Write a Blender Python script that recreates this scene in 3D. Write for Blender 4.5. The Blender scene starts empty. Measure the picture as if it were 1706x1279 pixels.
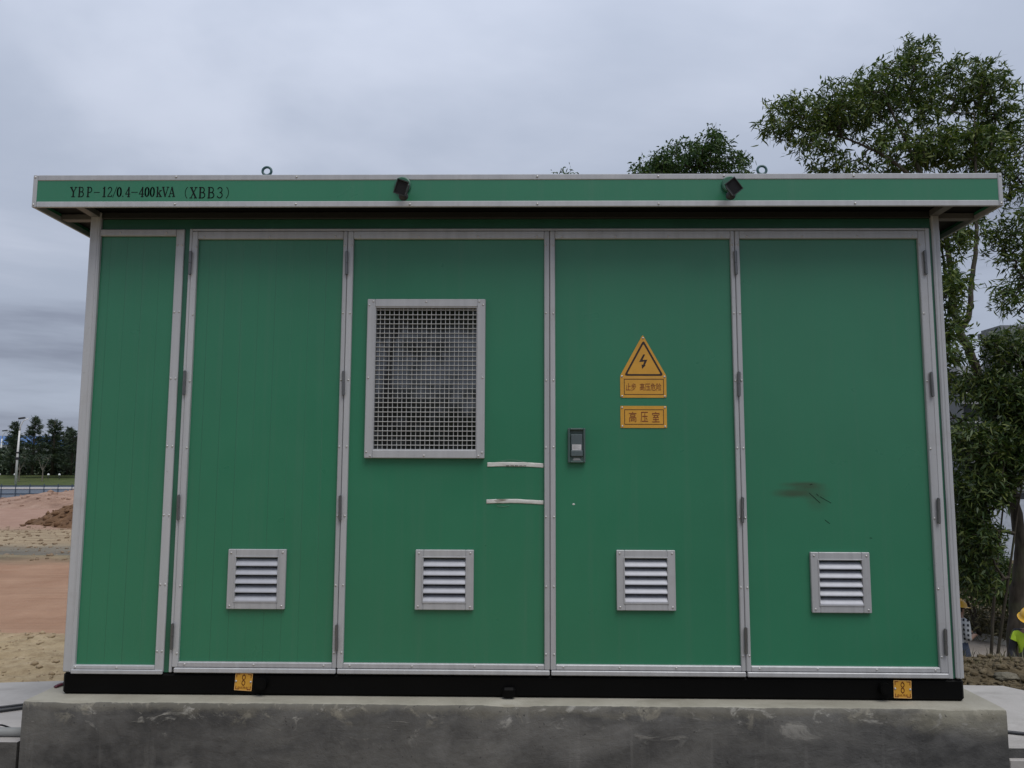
import bpy, bmesh, math, random
import numpy as np
from mathutils import Vector, Matrix

R = math.radians
S = bpy.context.scene
COL = S.collection
rng = np.random.default_rng(7)
random.seed(7)

# ------------------------------------------------------------------ camera, sky, sun, exposure
def camera_setup():
    cd = bpy.data.cameras.new('camera'); cam = bpy.data.objects.new('camera', cd); COL.objects.link(cam)
    cd.sensor_fit = 'HORIZONTAL'; cd.sensor_width = 36.0; cd.lens = 36.0 * 1320.0 / 1706.0
    cd.clip_start = 0.05; cd.clip_end = 3000
    yaw, pitch, roll = -0.0159, 0.1079, 0.0037
    f0 = Vector((math.sin(yaw), math.cos(yaw), 0)); r0 = Vector((math.cos(yaw), -math.sin(yaw), 0))
    f = f0 * math.cos(pitch) + Vector((0, 0, math.sin(pitch))); u0 = r0.cross(f)
    r = r0 * math.cos(roll) + u0 * math.sin(roll); u = u0 * math.cos(roll) - r0 * math.sin(roll)
    m = Matrix((r, u, -f)).transposed().to_4x4(); m.translation = Vector((0.0677, -3.8277, 1.0568))
    cam.matrix_world = m
    S.camera = cam
camera_setup()

SUN_EL, SUN_AZ = R(61), R(152)          # azimuth clockwise from +Y: behind the camera, a little to the right
def sky_setup():
    w = bpy.data.worlds.new('World'); S.world = w; w.use_nodes = True
    nt = w.node_tree; N = nt.nodes; L = nt.links; N.clear()
    out = N.new('ShaderNodeOutputWorld'); bg = N.new('ShaderNodeBackground'); bg.inputs['Strength'].default_value = 0.102
    sky = N.new('ShaderNodeTexSky'); sky.sky_type = 'NISHITA'; sky.sun_disc = False
    sky.sun_elevation = SUN_EL; sky.sun_rotation = SUN_AZ; sky.air_density = 1.0; sky.dust_density = 2.0
    tc = N.new('ShaderNodeTexCoord'); sep = N.new('ShaderNodeSeparateXYZ'); L.new(tc.outputs['Generated'], sep.inputs[0])
    mx = N.new('ShaderNodeMath'); mx.operation = 'MAXIMUM'; mx.inputs[1].default_value = 0.0; L.new(sep.outputs['Z'], mx.inputs[0])
    ad = N.new('ShaderNodeMath'); ad.operation = 'ADD'; ad.inputs[1].default_value = 0.16; L.new(mx.outputs[0], ad.inputs[0])
    dx = N.new('ShaderNodeMath'); dx.operation = 'DIVIDE'; L.new(sep.outputs['X'], dx.inputs[0]); L.new(ad.outputs[0], dx.inputs[1])
    dy = N.new('ShaderNodeMath'); dy.operation = 'DIVIDE'; L.new(sep.outputs['Y'], dy.inputs[0]); L.new(ad.outputs[0], dy.inputs[1])
    cb = N.new('ShaderNodeCombineXYZ'); L.new(dx.outputs[0], cb.inputs[0]); L.new(dy.outputs[0], cb.inputs[1])
    cb.inputs[2].default_value = 43.4
    n1 = N.new('ShaderNodeTexNoise'); n1.inputs['Scale'].default_value = 0.75; n1.inputs['Detail'].default_value = 6
    n1.inputs['Roughness'].default_value = 0.52; n1.inputs['Distortion'].default_value = 0.3; L.new(cb.outputs[0], n1.inputs['Vector'])
    rp = N.new('ShaderNodeValToRGB'); rp.color_ramp.interpolation = 'EASE'
    e = rp.color_ramp.elements
    e[0].position = 0.30; e[0].color = (1.75, 1.95, 2.55, 1)
    e[1].position = 0.70; e[1].color = (4.15, 4.50, 5.35, 1)
    m = rp.color_ramp.elements.new(0.5); m.color = (3.12, 3.50, 4.32, 1)
    L.new(n1.outputs['Fac'], rp.inputs[0])
    cb2 = N.new('ShaderNodeMapping'); cb2.inputs['Scale'].default_value = (1.5, 1.5, 11.0); cb2.inputs['Location'].default_value = (8.0, 23.0, 13.3); L.new(tc.outputs['Generated'], cb2.inputs[0])
    n2 = N.new('ShaderNodeTexNoise'); n2.inputs['Scale'].default_value = 1.0; n2.inputs['Detail'].default_value = 6; n2.inputs['Roughness'].default_value = 0.55; L.new(cb2.outputs[0], n2.inputs['Vector'])
    low = N.new('ShaderNodeMapRange'); low.interpolation_type = 'SMOOTHSTEP'; low.inputs['From Min'].default_value = 0.42; low.inputs['From Max'].default_value = 0.12; low.inputs['To Min'].default_value = 0.0; low.inputs['To Max'].default_value = 0.85; L.new(mx.outputs[0], low.inputs[0])
    df = N.new('ShaderNodeMix'); df.data_type = 'FLOAT'; L.new(low.outputs[0], df.inputs['Factor']); L.new(n1.outputs['Fac'], df.inputs['A']); L.new(n2.outputs['Fac'], df.inputs['B'])
    L.new(df.outputs['Result'], rp.inputs[0])
    # overcast brightens a little towards the zenith all the way round
    zr = N.new('ShaderNodeMapRange'); zr.interpolation_type = 'SMOOTHSTEP'; zr.inputs['From Min'].default_value = 0.1; zr.inputs['From Max'].default_value = 1.1
    zr.inputs['To Min'].default_value = 0.95; zr.inputs['To Max'].default_value = 1.75; L.new(mx.outputs[0], zr.inputs[0])
    ml = N.new('ShaderNodeVectorMath'); ml.operation = 'SCALE'; L.new(rp.outputs[0], ml.inputs[0]); L.new(zr.outputs[0], ml.inputs['Scale'])
    mix = N.new('ShaderNodeMix'); mix.data_type = 'RGBA'; mix.inputs['Factor'].default_value = 0.95
    L.new(sky.outputs[0], mix.inputs['A']); L.new(ml.outputs[0], mix.inputs['B'])
    L.new(mix.outputs['Result'], bg.inputs['Color']); L.new(bg.outputs[0], out.inputs[0])
sky_setup()

sl = bpy.data.lights.new('sun', 'SUN'); sl.energy = 1.5; sl.angle = R(40); sl.color = (1.0, 0.96, 0.9)
sun = bpy.data.objects.new('sun', sl); COL.objects.link(sun)
sd = Vector((math.sin(SUN_AZ) * math.cos(SUN_EL), math.cos(SUN_AZ) * math.cos(SUN_EL), math.sin(SUN_EL)))
sun.rotation_euler = sd.to_track_quat('Z', 'Y').to_euler(); sun.location = sd * 50
S.view_settings.view_transform = 'Standard'; S.view_settings.look = 'None'
S.view_settings.exposure = 0.40; S.view_settings.gamma = 1.0; S.view_settings.use_curve_mapping = False

# ------------------------------------------------------------------ materials
class NT:
    """small helper round a material's node tree"""
    def __init__(s, name):
        s.m = bpy.data.materials.new(name); s.m.use_nodes = True; s.t = s.m.node_tree; s.N = s.t.nodes; s.L = s.t.links
        s.b = s.N['Principled BSDF']; s.tc = None
    def n(s, k, **kw):
        o = s.N.new(k)
        for a, v in kw.items(): setattr(o, a, v)
        return o
    def l(s, a, b): s.L.new(a, b)
    def coord(s, which='Object'):
        if s.tc is None: s.tc = s.n('ShaderNodeTexCoord')
        return s.tc.outputs[which]
    def mapping(s, scale=(1, 1, 1), loc=(0, 0, 0), which='Object'):
        m = s.n('ShaderNodeMapping'); m.inputs['Scale'].default_value = scale; m.inputs['Location'].default_value = loc
        s.l(s.coord(which), m.inputs[0]); return m.outputs[0]
    def noise(s, scale, detail=4, rough=0.55, vec=None, dist=0.0):
        o = s.n('ShaderNodeTexNoise'); o.inputs['Scale'].default_value = scale; o.inputs['Detail'].default_value = detail
        o.inputs['Roughness'].default_value = rough; o.inputs['Distortion'].default_value = dist
        s.l(vec if vec is not None else s.coord(), o.inputs['Vector']); return o.outputs['Fac']
    def ramp(s, fac, stops, interp='LINEAR'):
        r = s.n('ShaderNodeValToRGB'); r.color_ramp.interpolation = interp; e = r.color_ramp.elements
        while len(e) < len(stops): e.new(0.5)
        for i, (p, c) in enumerate(stops):
            e[i].position = p; e[i].color = (c, c, c, 1) if isinstance(c, (int, float)) else (*c, 1)
        s.l(fac, r.inputs[0]); return r.outputs[0]
    def mix(s, fac, a, b, mode='MIX'):
        m = s.n('ShaderNodeMix'); m.data_type = 'RGBA'; m.blend_type = mode
        for sock, v in (('Factor', fac), ('A', a), ('B', b)):
            i = m.inputs[sock]
            if isinstance(v, (int, float)): i.default_value = v
            elif isinstance(v, tuple): i.default_value = (*v, 1)
            else: s.l(v, i)
        return m.outputs['Result']
    def math(s, op, a, b=None, c=None):
        m = s.n('ShaderNodeMath'); m.operation = op
        for i, v in enumerate((a, b, c)):
            if v is None: continue
            if isinstance(v, (int, float)): m.inputs[i].default_value = v
            else: s.l(v, m.inputs[i])
        return m.outputs[0]
    def bump(s, h, strength=0.3, dist=0.01):
        b = s.n('ShaderNodeBump'); b.inputs['Strength'].default_value = strength; b.inputs['Distance'].default_value = dist
        s.l(h, b.inputs['Height']); s.l(b.outputs[0], s.b.inputs['Normal'])
    def ellipse(s, c, r, soft=(1.0, 0.3), wob=None):
        """1 inside an ellipse in x,z of the object's own coordinates, fading outwards"""
        v = s.n('ShaderNodeVectorMath'); v.operation = 'SUBTRACT'; s.l(s.coord(), v.inputs[0]); v.inputs[1].default_value = (c[0], 0, c[1])
        w = s.n('ShaderNodeVectorMath'); w.operation = 'MULTIPLY'; s.l(v.outputs[0], w.inputs[0]); w.inputs[1].default_value = (1 / r[0], 0, 1 / r[1])
        ln = s.n('ShaderNodeVectorMath'); ln.operation = 'LENGTH'; s.l(w.outputs[0], ln.inputs[0])
        d = ln.outputs['Value']
        if wob is not None: d = s.math('ADD', d, wob)
        return s.ramp(d, [(soft[1], 1.0), (soft[0], 0.0)], 'EASE')
    def set(s, base=None, rough=None, metal=None, spec=None):
        for k, v in (('Base Color', base), ('Roughness', rough), ('Metallic', metal), ('Specular IOR Level', spec)):
            if v is None: continue
            if isinstance(v, (int, float)): s.b.inputs[k].default_value = v
            elif isinstance(v, tuple): s.b.inputs[k].default_value = (*v, 1)
            else: s.l(v, s.b.inputs[k])
        return s

def plain(name, col, rough=0.5, metal=0.0, spec=0.5, var=0.12, vscale=6.0, bump=0.0, bscale=60):
    s = NT(name)
    f = s.noise(vscale, 4)
    a = tuple(c * (1 - var) for c in col); b = tuple(min(1, c * (1 + var)) for c in col)
    s.set(base=s.ramp(f, [(0.3, a), (0.7, b)]), rough=rough, metal=metal, spec=spec)
    if bump: s.bump(s.noise(bscale, 5), bump, 0.01)
    return s.m

GREEN = (0.0260, 0.1690, 0.0905)
def green_mat(name, grooves=0.0, smudge=False):
    s = NT(name)
    f = s.noise(1.3, 3)
    col = s.ramp(f, [(0.3, tuple(c * 0.93 for c in GREEN)), (0.7, tuple(c * 1.06 for c in GREEN))])
    # faint dust runs: long in z, thin in x
    st = s.noise(1.0, 5, 0.6, s.mapping((22, 1, 0.7)))
    dust = s.ramp(st, [(0.52, 0.0), (0.78, 0.16)])
    col = s.mix(dust, col, (0.10, 0.17, 0.13))
    # fine speckle of rain-dried dirt
    sp = s.noise(140, 2)
    col = s.mix(s.ramp(sp, [(0.62, 0.0), (0.74, 0.10)]), col, (0.12, 0.15, 0.12))
    if smudge:
        wob = s.math('MULTIPLY', s.math('SUBTRACT', s.noise(9, 4), 0.5), 0.7)
        streak = s.noise(1.0, 4, 0.6, s.mapping((5, 1, 45)))
        sfac = s.ramp(streak, [(0.25, 0.45), (0.6, 1.0)])
        for c, r, k in (((1.40, 0.990), (0.13, 0.022), 0.72), ((1.35, 0.950), (0.115, 0.030), 0.72), ((1.44, 0.955), (0.12, 0.06), 0.45), ((1.46, 0.905), (0.07, 0.055), 0.30)):
            e = s.ellipse(c, r, (1.15, 0.15), wob)
            col = s.mix(s.math('MULTIPLY', s.math('MULTIPLY', e, sfac), k), col, (0.042, 0.050, 0.026))
    s.set(base=col, rough=s.ramp(s.noise(4, 3), [(0.3, 0.27), (0.7, 0.36)]), spec=0.52)
    # gentle oil-canning of the sheet, plus shallow press lines running down it
    lo = s.noise(1.6, 2, 0.4)
    h = s.math('MULTIPLY', lo, 0.12)
    if grooves:
        sep = s.n('ShaderNodeSeparateXYZ'); s.l(s.coord(), sep.inputs[0])
        x = s.math('FRACT', s.math('MULTIPLY', sep.outputs['X'], 1 / 0.0835))
        g = s.ramp(x, [(0.0, 0.0), (0.035, 1.0), (0.965, 1.0), (1.0, 0.0)])
        keep = s.ramp(s.noise(1.0, 3, 0.5, s.mapping((9, 1, 0.5), (3, 0, 0))), [(0.35, 0.0), (0.6, 1.0)])
        thin = s.ramp(x, [(0.0, 1.0), (0.016, 0.0), (0.984, 0.0), (1.0, 1.0)])
        if grooves > 1: col = s.mix(s.math('MULTIPLY', s.math('MULTIPLY', thin, keep), 0.62), col, (0.010, 0.050, 0.032)); s.set(base=col)
        h = s.math('ADD', h, s.math('MULTIPLY', g, 0.022 * grooves))
        w = s.noise(1.0, 2, 0.5, s.mapping((16, 1, 0.25)))
        h = s.math('ADD', h, s.math('MULTIPLY', w, 0.035 * grooves))
    s.bump(h, 0.35, 0.03)
    return s.m

def alu_mat():
    s = NT('anodised_aluminium')
    st = s.noise(1.0, 4, 0.6, s.mapping((30, 30, 0.8)))
    c = s.ramp(st, [(0.3, (0.375, 0.380, 0.395)), (0.7, (0.445, 0.450, 0.465))])
    gr = s.noise(7, 5, 0.65)
    c = s.mix(s.ramp(gr, [(0.55, 0.0), (0.8, 0.35)]), c, (0.25, 0.235, 0.215))
    oi = s.n('ShaderNodeObjectInfo'); c = s.mix(1.0, c, s.ramp(oi.outputs['Random'], [(0.0, (0.92, 0.92, 0.92)), (1.0, (1.06, 1.07, 1.07))]), 'MULTIPLY')
    spk = s.noise(55, 3, 0.6); c = s.mix(s.ramp(spk, [(0.66, 0.0), (0.76, 0.35)]), c, (0.20, 0.19, 0.17))
    s.set(base=c, rough=s.ramp(gr, [(0.3, 0.34), (0.7, 0.5)]), metal=0.15, spec=0.5); s.bump(s.math('ADD', st, s.math('MULTIPLY', s.noise(2.2, 2), 3.0)), 0.08, 0.003)
    return s.m

def concrete_front():
    s = NT('dark_cement_render')
    big = s.noise(1.0, 6, 0.6, s.mapping((1.1, 1, 2.4)), 0.6)
    c = s.ramp(big, [(0.36, (0.030, 0.030, 0.030)), (0.5, (0.066, 0.065, 0.063)), (0.64, (0.125, 0.122, 0.114))])
    mid = s.noise(9, 6, 0.65)
    c = s.mix(s.ramp(mid, [(0.40, 0.0), (0.72, 0.5)]), c, (0.135, 0.132, 0.126))
    sep = s.n('ShaderNodeSeparateXYZ'); s.l(s.coord(), sep.inputs[0])
    # ochre dry band of uneven depth under the top edge
    edge = s.math('ADD', sep.outputs['Z'], s.math('MULTIPLY', s.math('SUBTRACT', s.noise(1.0, 6, 0.68, s.mapping((3.2, 1, 5))), 0.5), 0.19))
    band = s.ramp(s.math('ADD', s.math('MULTIPLY', edge, 5), 1.0), [(0.72, 0.0), (0.90, 0.8)], 'EASE')
    c = s.mix(s.math('MULTIPLY', band, 0.8), c, (0.150, 0.141, 0.115))
    # right end paler
    e = s.ellipse((2.12, -0.03), (0.42, 0.13), (1.1, 0.35), s.math('MULTIPLY', s.math('SUBTRACT', s.noise(5, 5), 0.5), 0.9))
    c = s.mix(s.math('MULTIPLY', e, 0.8), c, (0.225, 0.212, 0.165))
    # scuffs and lime runs
    sc = s.noise(1.0, 5, 0.7, s.mapping((5, 1, 11)), 1.4)
    up = s.ramp(s.math('ADD', s.math('MULTIPLY', sep.outputs['Z'], 4), 1.0), [(0.2, 0.0), (0.85, 1.0)])
    c = s.mix(s.math('MULTIPLY', s.ramp(sc, [(0.59, 0.0), (0.68, 0.8)]), up), c, (0.33, 0.32, 0.29))
    sm = s.noise(1.0, 4, 0.6, s.mapping((1.7, 1, 4.5), (4, 0, 2)), 1.0)
    c = s.mix(s.ramp(sm, [(0.55, 0.0), (0.72, 0.55)]), c, (0.175, 0.172, 0.165))
    fk = s.noise(1.0, 6, 0.72, s.mapping((7, 1, 9), (1, 0, 5)), 0.6); top = s.ramp(s.math('ADD', s.math('MULTIPLY', sep.outputs['Z'], 4), 1.0), [(0.55, 0.0), (0.82, 1.0)])
    c = s.mix(s.math('MULTIPLY', s.ramp(fk, [(0.56, 0.0), (0.64, 0.50)]), top), c, (0.30, 0.28, 0.225))
    ph = s.noise(60, 2, 0.5); c = s.mix(s.ramp(ph, [(0.68, 0.0), (0.74, 0.7)]), c, (0.03, 0.03, 0.03))
    rn = s.noise(1.0, 4, 0.6, s.mapping((18, 1, 1.6)))
    c = s.mix(s.ramp(rn, [(0.60, 0.0), (0.75, 0.35)]), c, (0.19, 0.185, 0.175))
    dk = s.noise(1.0, 5, 0.6, s.mapping((3.0, 1, 7)), 0.8)
    c = s.mix(s.ramp(dk, [(0.60, 0.0), (0.74, 0.6)]), c, (0.050, 0.048, 0.047))
    s.set(base=c, rough=0.75, spec=0.3)
    s.bump(s.math('ADD', s.noise(14, 8, 0.65), s.math('MULTIPLY', sc, 0.6)), 0.5, 0.012)
    return s.m

def concrete_top(name, a, b, st):
    s = NT(name)
    f = s.noise(3, 7, 0.65)
    c = s.ramp(f, [(0.3, a), (0.7, b)])
    w = s.noise(1.0, 5, 0.6, s.mapping((2.2, 6, 2)), 0.5)
    c = s.mix(s.ramp(w, [(0.55, 0.0), (0.72, 0.55)]), c, st)
    s.set(base=c, rough=0.8, spec=0.3); s.bump(s.noise(30, 8, 0.7), 0.4, 0.006)
    return s.m

def leaf_mat(name, dark, mid, light, trans=0.22):
    s = NT(name)
    g = s.n('ShaderNodeNewGeometry')
    c = s.ramp(g.outputs['Random Per Island'], [(0.0, dark), (0.55, mid), (1.0, light)])
    s.set(base=c, rough=0.5, spec=0.35)
    tr = s.n('ShaderNodeBsdfTranslucent'); s.l(s.mix(1.0, c, (1.0, 1.15, 0.55), 'MULTIPLY'), tr.inputs[0])
    mx = s.n('ShaderNodeMixShader'); mx.inputs[0].default_value = trans
    s.l(s.b.outputs[0], mx.inputs[1]); s.l(tr.outputs[0], mx.inputs[2]); s.l(mx.outputs[0], s.N['Material Output'].inputs[0])
    return s.m

def bark_mat(name, a, b):
    s = NT(name)
    f = s.noise(1.0, 6, 0.65, s.mapping((14, 14, 3.0)))
    c = s.ramp(f, [(0.3, a), (0.7, b)])
    c = s.mix(s.ramp(s.noise(2.2, 4), [(0.5, 0.0), (0.7, 0.5)]), c, (0.07, 0.085, 0.04))
    s.set(base=c, rough=0.85, spec=0.2); s.bump(f, 0.6, 0.02); return s.m

def ground_mat():
    s = NT('bare_earth')
    sep = s.n('ShaderNodeSeparateXYZ'); s.l(s.coord(), sep.inputs[0])
    wob = s.math('MULTIPLY', s.math('SUBTRACT', s.noise(0.35, 5), 0.5), 2.2)
    wob2 = s.math('MULTIPLY', s.math('SUBTRACT', s.noise(2.2, 4), 0.5), 0.35)
    y = s.math('ADD', sep.outputs['Y'], wob2)
    far = s.math('ADD', sep.outputs['Y'], s.math('ADD', wob, s.math('MULTIPLY', sep.outputs['X'], -0.06)))
    def step(v, a, b): return s.ramp(s.math('DIVIDE', v, 200.0), [(a / 200, 0.0), (b / 200, 1.0)], 'LINEAR')
    grain = s.noise(7, 8, 0.7); clump = s.noise(1.6, 6, 0.62)
    sand = s.ramp(grain, [(0.3, (0.24, 0.175, 0.102)), (0.5, (0.38, 0.295, 0.18)), (0.72, (0.49, 0.39, 0.255))])
    orange = s.ramp(clump, [(0.3, (0.300, 0.172, 0.108)), (0.7, (0.395, 0.245, 0.160))])
    orange = s.mix(s.ramp(s.noise(1.0, 5, 0.6, s.mapping((1.2, 7, 1))), [(0.4, 0.0), (0.7, 0.4)]), orange, (0.34, 0.22, 0.145))
    olive = s.ramp(s.noise(1.0, 6, 0.65, s.mapping((0.8, 3, 1))), [(0.35, (0.115, 0.100, 0.068)), (0.65, (0.25, 0.20, 0.125))])
    grey = s.ramp(clump, [(0.3, (0.125, 0.118, 0.098)), (0.7, (0.175, 0.165, 0.135))])
    pale = s.ramp(s.noise(1.0, 9, 0.72, s.mapping((0.6, 3.4, 1)), 0.4), [(0.34, (0.20, 0.145, 0.088)), (0.5, (0.33, 0.255, 0.165)), (0.7, (0.43, 0.35, 0.23))])
    pink = s.ramp(clump, [(0.3, (0.30, 0.185, 0.135)), (0.7, (0.38, 0.25, 0.19))])
    grass = s.ramp(s.noise(0.6, 7, 0.7), [(0.3, (0.040, 0.062, 0.018)), (0.7, (0.085, 0.105, 0.035))])
    c = s.mix(step(y, 3.38, 3.46), sand, orange)
    c = s.mix(step(far, 9.4, 9.9), c, olive)
    c = s.mix(step(far, 10.6, 11.0), c, grey)
    c = s.mix(step(far, 12.4, 12.8), c, pale)
    c = s.mix(step(far, 16.5, 17.5), c, pink)
    c = s.mix(step(sep.outputs['Y'], 98, 103), c, grass)
    tr = s.noise(1.0, 5, 0.6, s.mapping((0.25, 9, 1)), 0.5)
    c = s.mix(s.math('MULTIPLY', s.ramp(tr, [(0.56, 0.0), (0.66, 0.5)]), step(y, 3.4, 4.2)), c, (0.20, 0.125, 0.080))
    soil = s.ramp(s.noise(5, 8, 0.72), [(0.3, (0.060, 0.045, 0.026)), (0.5, (0.125, 0.098, 0.058)), (0.72, (0.21, 0.172, 0.110))])
    c = s.mix(s.ramp(s.math('ADD', s.math('MULTIPLY', sep.outputs['X'], 0.1), 0.5), [(0.55, 0.0), (0.65, 1.0)]), c, soil)
    s.set(base=c, rough=0.95, spec=0.15)
    s.bump(s.math('ADD', s.noise(11, 9, 0.72), s.math('MULTIPLY', s.noise(40, 4, 0.7), 0.3)), 0.7, 0.05)
    return s.m

def earth(name, a, b, c_, sc=2.5, bump=0.8):
    s = NT(name)
    f = s.noise(sc, 9, 0.68)
    s.set(base=s.ramp(f, [(0.3, a), (0.5, b), (0.72, c_)]), rough=0.95, spec=0.15)
    s.bump(s.noise(sc * 3, 9, 0.72), bump, 0.08); return s.m

M = dict(
    green=green_mat('green_painted_sheet', 0.25), green_lines=green_mat('green_painted_sheet_lined', 3.2),
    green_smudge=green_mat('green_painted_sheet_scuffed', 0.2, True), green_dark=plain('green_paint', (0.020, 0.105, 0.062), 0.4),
    alu=alu_mat(), steel=plain('hinge_steel', (0.15, 0.15, 0.155), 0.36, 0.6), rivet=plain('rivet_head', (0.50, 0.49, 0.48), 0.3, 0.5),
    seam=plain('rubber_gasket', (0.02, 0.02, 0.02), 0.6), black=plain('black_paint', (0.003, 0.003, 0.003), 0.5, spec=0.08), beamgrey=plain('grey_beam', (0.11, 0.11, 0.11), 0.5), shaderail=plain('eaves_shade_rail', (0.018, 0.020, 0.020), 0.5),
    soffit=plain('soffit_shade_black', (0.0045, 0.0045, 0.0045), 0.7, spec=0.2), louvre=plain('pale_louvre', (0.375, 0.385, 0.425), 0.45, 0.1, var=0.10, vscale=18),  # soffit: near-black colour holds the shade under the roof overhang
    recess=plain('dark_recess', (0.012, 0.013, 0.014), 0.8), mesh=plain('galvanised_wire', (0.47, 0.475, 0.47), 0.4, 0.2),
    roof=plain('roof_sheet', (0.10, 0.14, 0.12), 0.5), lamp=plain('lamp_black', (0.030, 0.032, 0.034), 0.45), lampglass=plain('lamp_glass', (0.020, 0.020, 0.023), 0.45, spec=0.2),
    yellow=plain('yellow_enamel', (0.56, 0.285, 0.032), 0.42, var=0.07, vscale=20), yellow_edge=plain('yellow_pale_edge', (0.60, 0.36, 0.14), 0.42),
    ink=plain('dark_ink', (0.020, 0.010, 0.007), 0.5), redink=plain('red_brown_ink', (0.16, 0.030, 0.006), 0.5), black_ink=plain('black_lettering', (0.004, 0.007, 0.006), 0.7, spec=0.15),
    latch=plain('grey_green_latch', (0.058, 0.098, 0.090), 0.4), lever=plain('grey_lever', (0.075, 0.098, 0.105), 0.4), sticker=plain('white_sticker', (0.48, 0.47, 0.48), 0.6, vscale=60),
    film=plain('white_film', (0.56, 0.56, 0.53), 0.4, vscale=30), cfront=concrete_front(),
    ctop=concrete_top('dry_concrete', (0.25, 0.235, 0.190), (0.355, 0.338, 0.282), (0.19, 0.178, 0.140)),
    cslab=concrete_top('pale_concrete', (0.32, 0.303, 0.285), (0.43, 0.41, 0.39), (0.24, 0.225, 0.205)),
    cable=plain('black_cable', (0.018, 0.020, 0.024), 0.5), redcable=plain('dark_red_cable', (0.10, 0.022, 0.035), 0.5), pipe=plain('grey_pipe', (0.27, 0.28, 0.28), 0.45),
    ground=ground_mat(),
    pinkheap=earth('pink_soil', (0.215, 0.135, 0.098), (0.32, 0.21, 0.155), (0.41, 0.29, 0.225), 1.6, 1.0),
    brownheap=earth('brown_soil', (0.105, 0.058, 0.032), (0.155, 0.090, 0.050), (0.22, 0.135, 0.080), 2.2),
    clod=earth('clod_soil', (0.075, 0.056, 0.033), (0.135, 0.106, 0.064), (0.225, 0.185, 0.125), 6, 0.6),
    rock=earth('grey_rock', (0.12, 0.11, 0.085), (0.17, 0.155, 0.12), (0.23, 0.21, 0.17), 5, 0.5),
    road=earth('dusty_road', (0.20, 0.175, 0.15), (0.25, 0.22, 0.19), (0.30, 0.27, 0.235), 2, 0.3), kerb=plain('pale_kerb', (0.42, 0.41, 0.38), 0.8),
    leafA=leaf_mat('acacia_leaf', (0.024, 0.052, 0.010), (0.066, 0.112, 0.020), (0.155, 0.185, 0.038)),
    leafB=leaf_mat('dense_leaf', (0.015, 0.040, 0.010), (0.036, 0.084, 0.018), (0.085, 0.135, 0.030)),
    leafC=leaf_mat('shrub_leaf', (0.016, 0.036, 0.010), (0.044, 0.078, 0.017), (0.125, 0.150, 0.034)),
    leafD=leaf_mat('dry_brush', (0.045, 0.042, 0.018), (0.085, 0.080, 0.036), (0.165, 0.145, 0.075), 0.1),
    needle=leaf_mat('needle', (0.018, 0.032, 0.022), (0.040, 0.064, 0.038), (0.085, 0.110, 0.060), 0.2),
    bark=bark_mat('grey_brown_bark', (0.028, 0.023, 0.018), (0.080, 0.068, 0.054)), barkpale=bark_mat('pale_bark', (0.10, 0.088, 0.070), (0.20, 0.18, 0.15)),
    bluepanel=plain('blue_grey_sheet', (0.17, 0.225, 0.29), 0.5), bluepost=plain('dark_blue_steel', (0.035, 0.060, 0.095), 0.5), white=plain('white_paint', (0.62, 0.63, 0.62), 0.5),
    blueroof=plain('blue_roof', (0.035, 0.115, 0.30), 0.5), wallw=plain('white_wall', (0.52, 0.53, 0.54), 0.7), glassdark=plain('dark_window', (0.03, 0.035, 0.042), 0.2),
    bgrey=plain('grey_facade', (0.155, 0.170, 0.178), 0.6), bgrey2=plain('pale_facade', (0.32, 0.335, 0.345), 0.6), hoard=plain('pale_blue_sheet', (0.42, 0.46, 0.53), 0.5),
    skin=plain('skin', (0.26, 0.15, 0.10), 0.55), helmet=plain('yellow_helmet', (0.72, 0.40, 0.015), 0.3), vest=plain('hi_vis_fabric', (0.50, 0.72, 0.04), 0.7),
    reflect=plain('reflective_tape', (0.10, 0.12, 0.08), 0.4), jeans=plain('denim', (0.045, 0.060, 0.095), 0.9), dark=plain('dark_cloth', (0.02, 0.02, 0.024), 0.9),
    hair=plain('black_hair', (0.01, 0.009, 0.008), 0.6), eye=plain('dark_eye', (0.02, 0.015, 0.012), 0.2),
)
def check_mat():
    s = NT('checked_shirt'); sep = s.n('ShaderNodeSeparateXYZ'); s.l(s.coord(), sep.inputs[0])
    a = s.math('GREATER_THAN', s.math('FRACT', s.math('MULTIPLY', s.math('ADD', sep.outputs['X'], s.math('MULTIPLY', sep.outputs['Y'], 0.9)), 11.0)), 0.5)
    b = s.math('GREATER_THAN', s.math('FRACT', s.math('MULTIPLY', sep.outputs['Z'], 12.0)), 0.5)
    s.set(base=s.ramp(s.math('ADD', a, b), [(0.0, (0.02, 0.022, 0.03)), (0.5, (0.12, 0.13, 0.15)), (1.0, (0.45, 0.47, 0.48))]), rough=0.9); return s.m
M['check'] = check_mat()
def glass_mat():
    s = NT('window_glass'); s.set(base=(0.012, 0.013, 0.014), rough=0.04)
    s.b.inputs['IOR'].default_value = 2.1
    s.bump(s.noise(2.5, 2), 0.05, 0.02)
    return s.m
M['glass'] = glass_mat()

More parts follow.
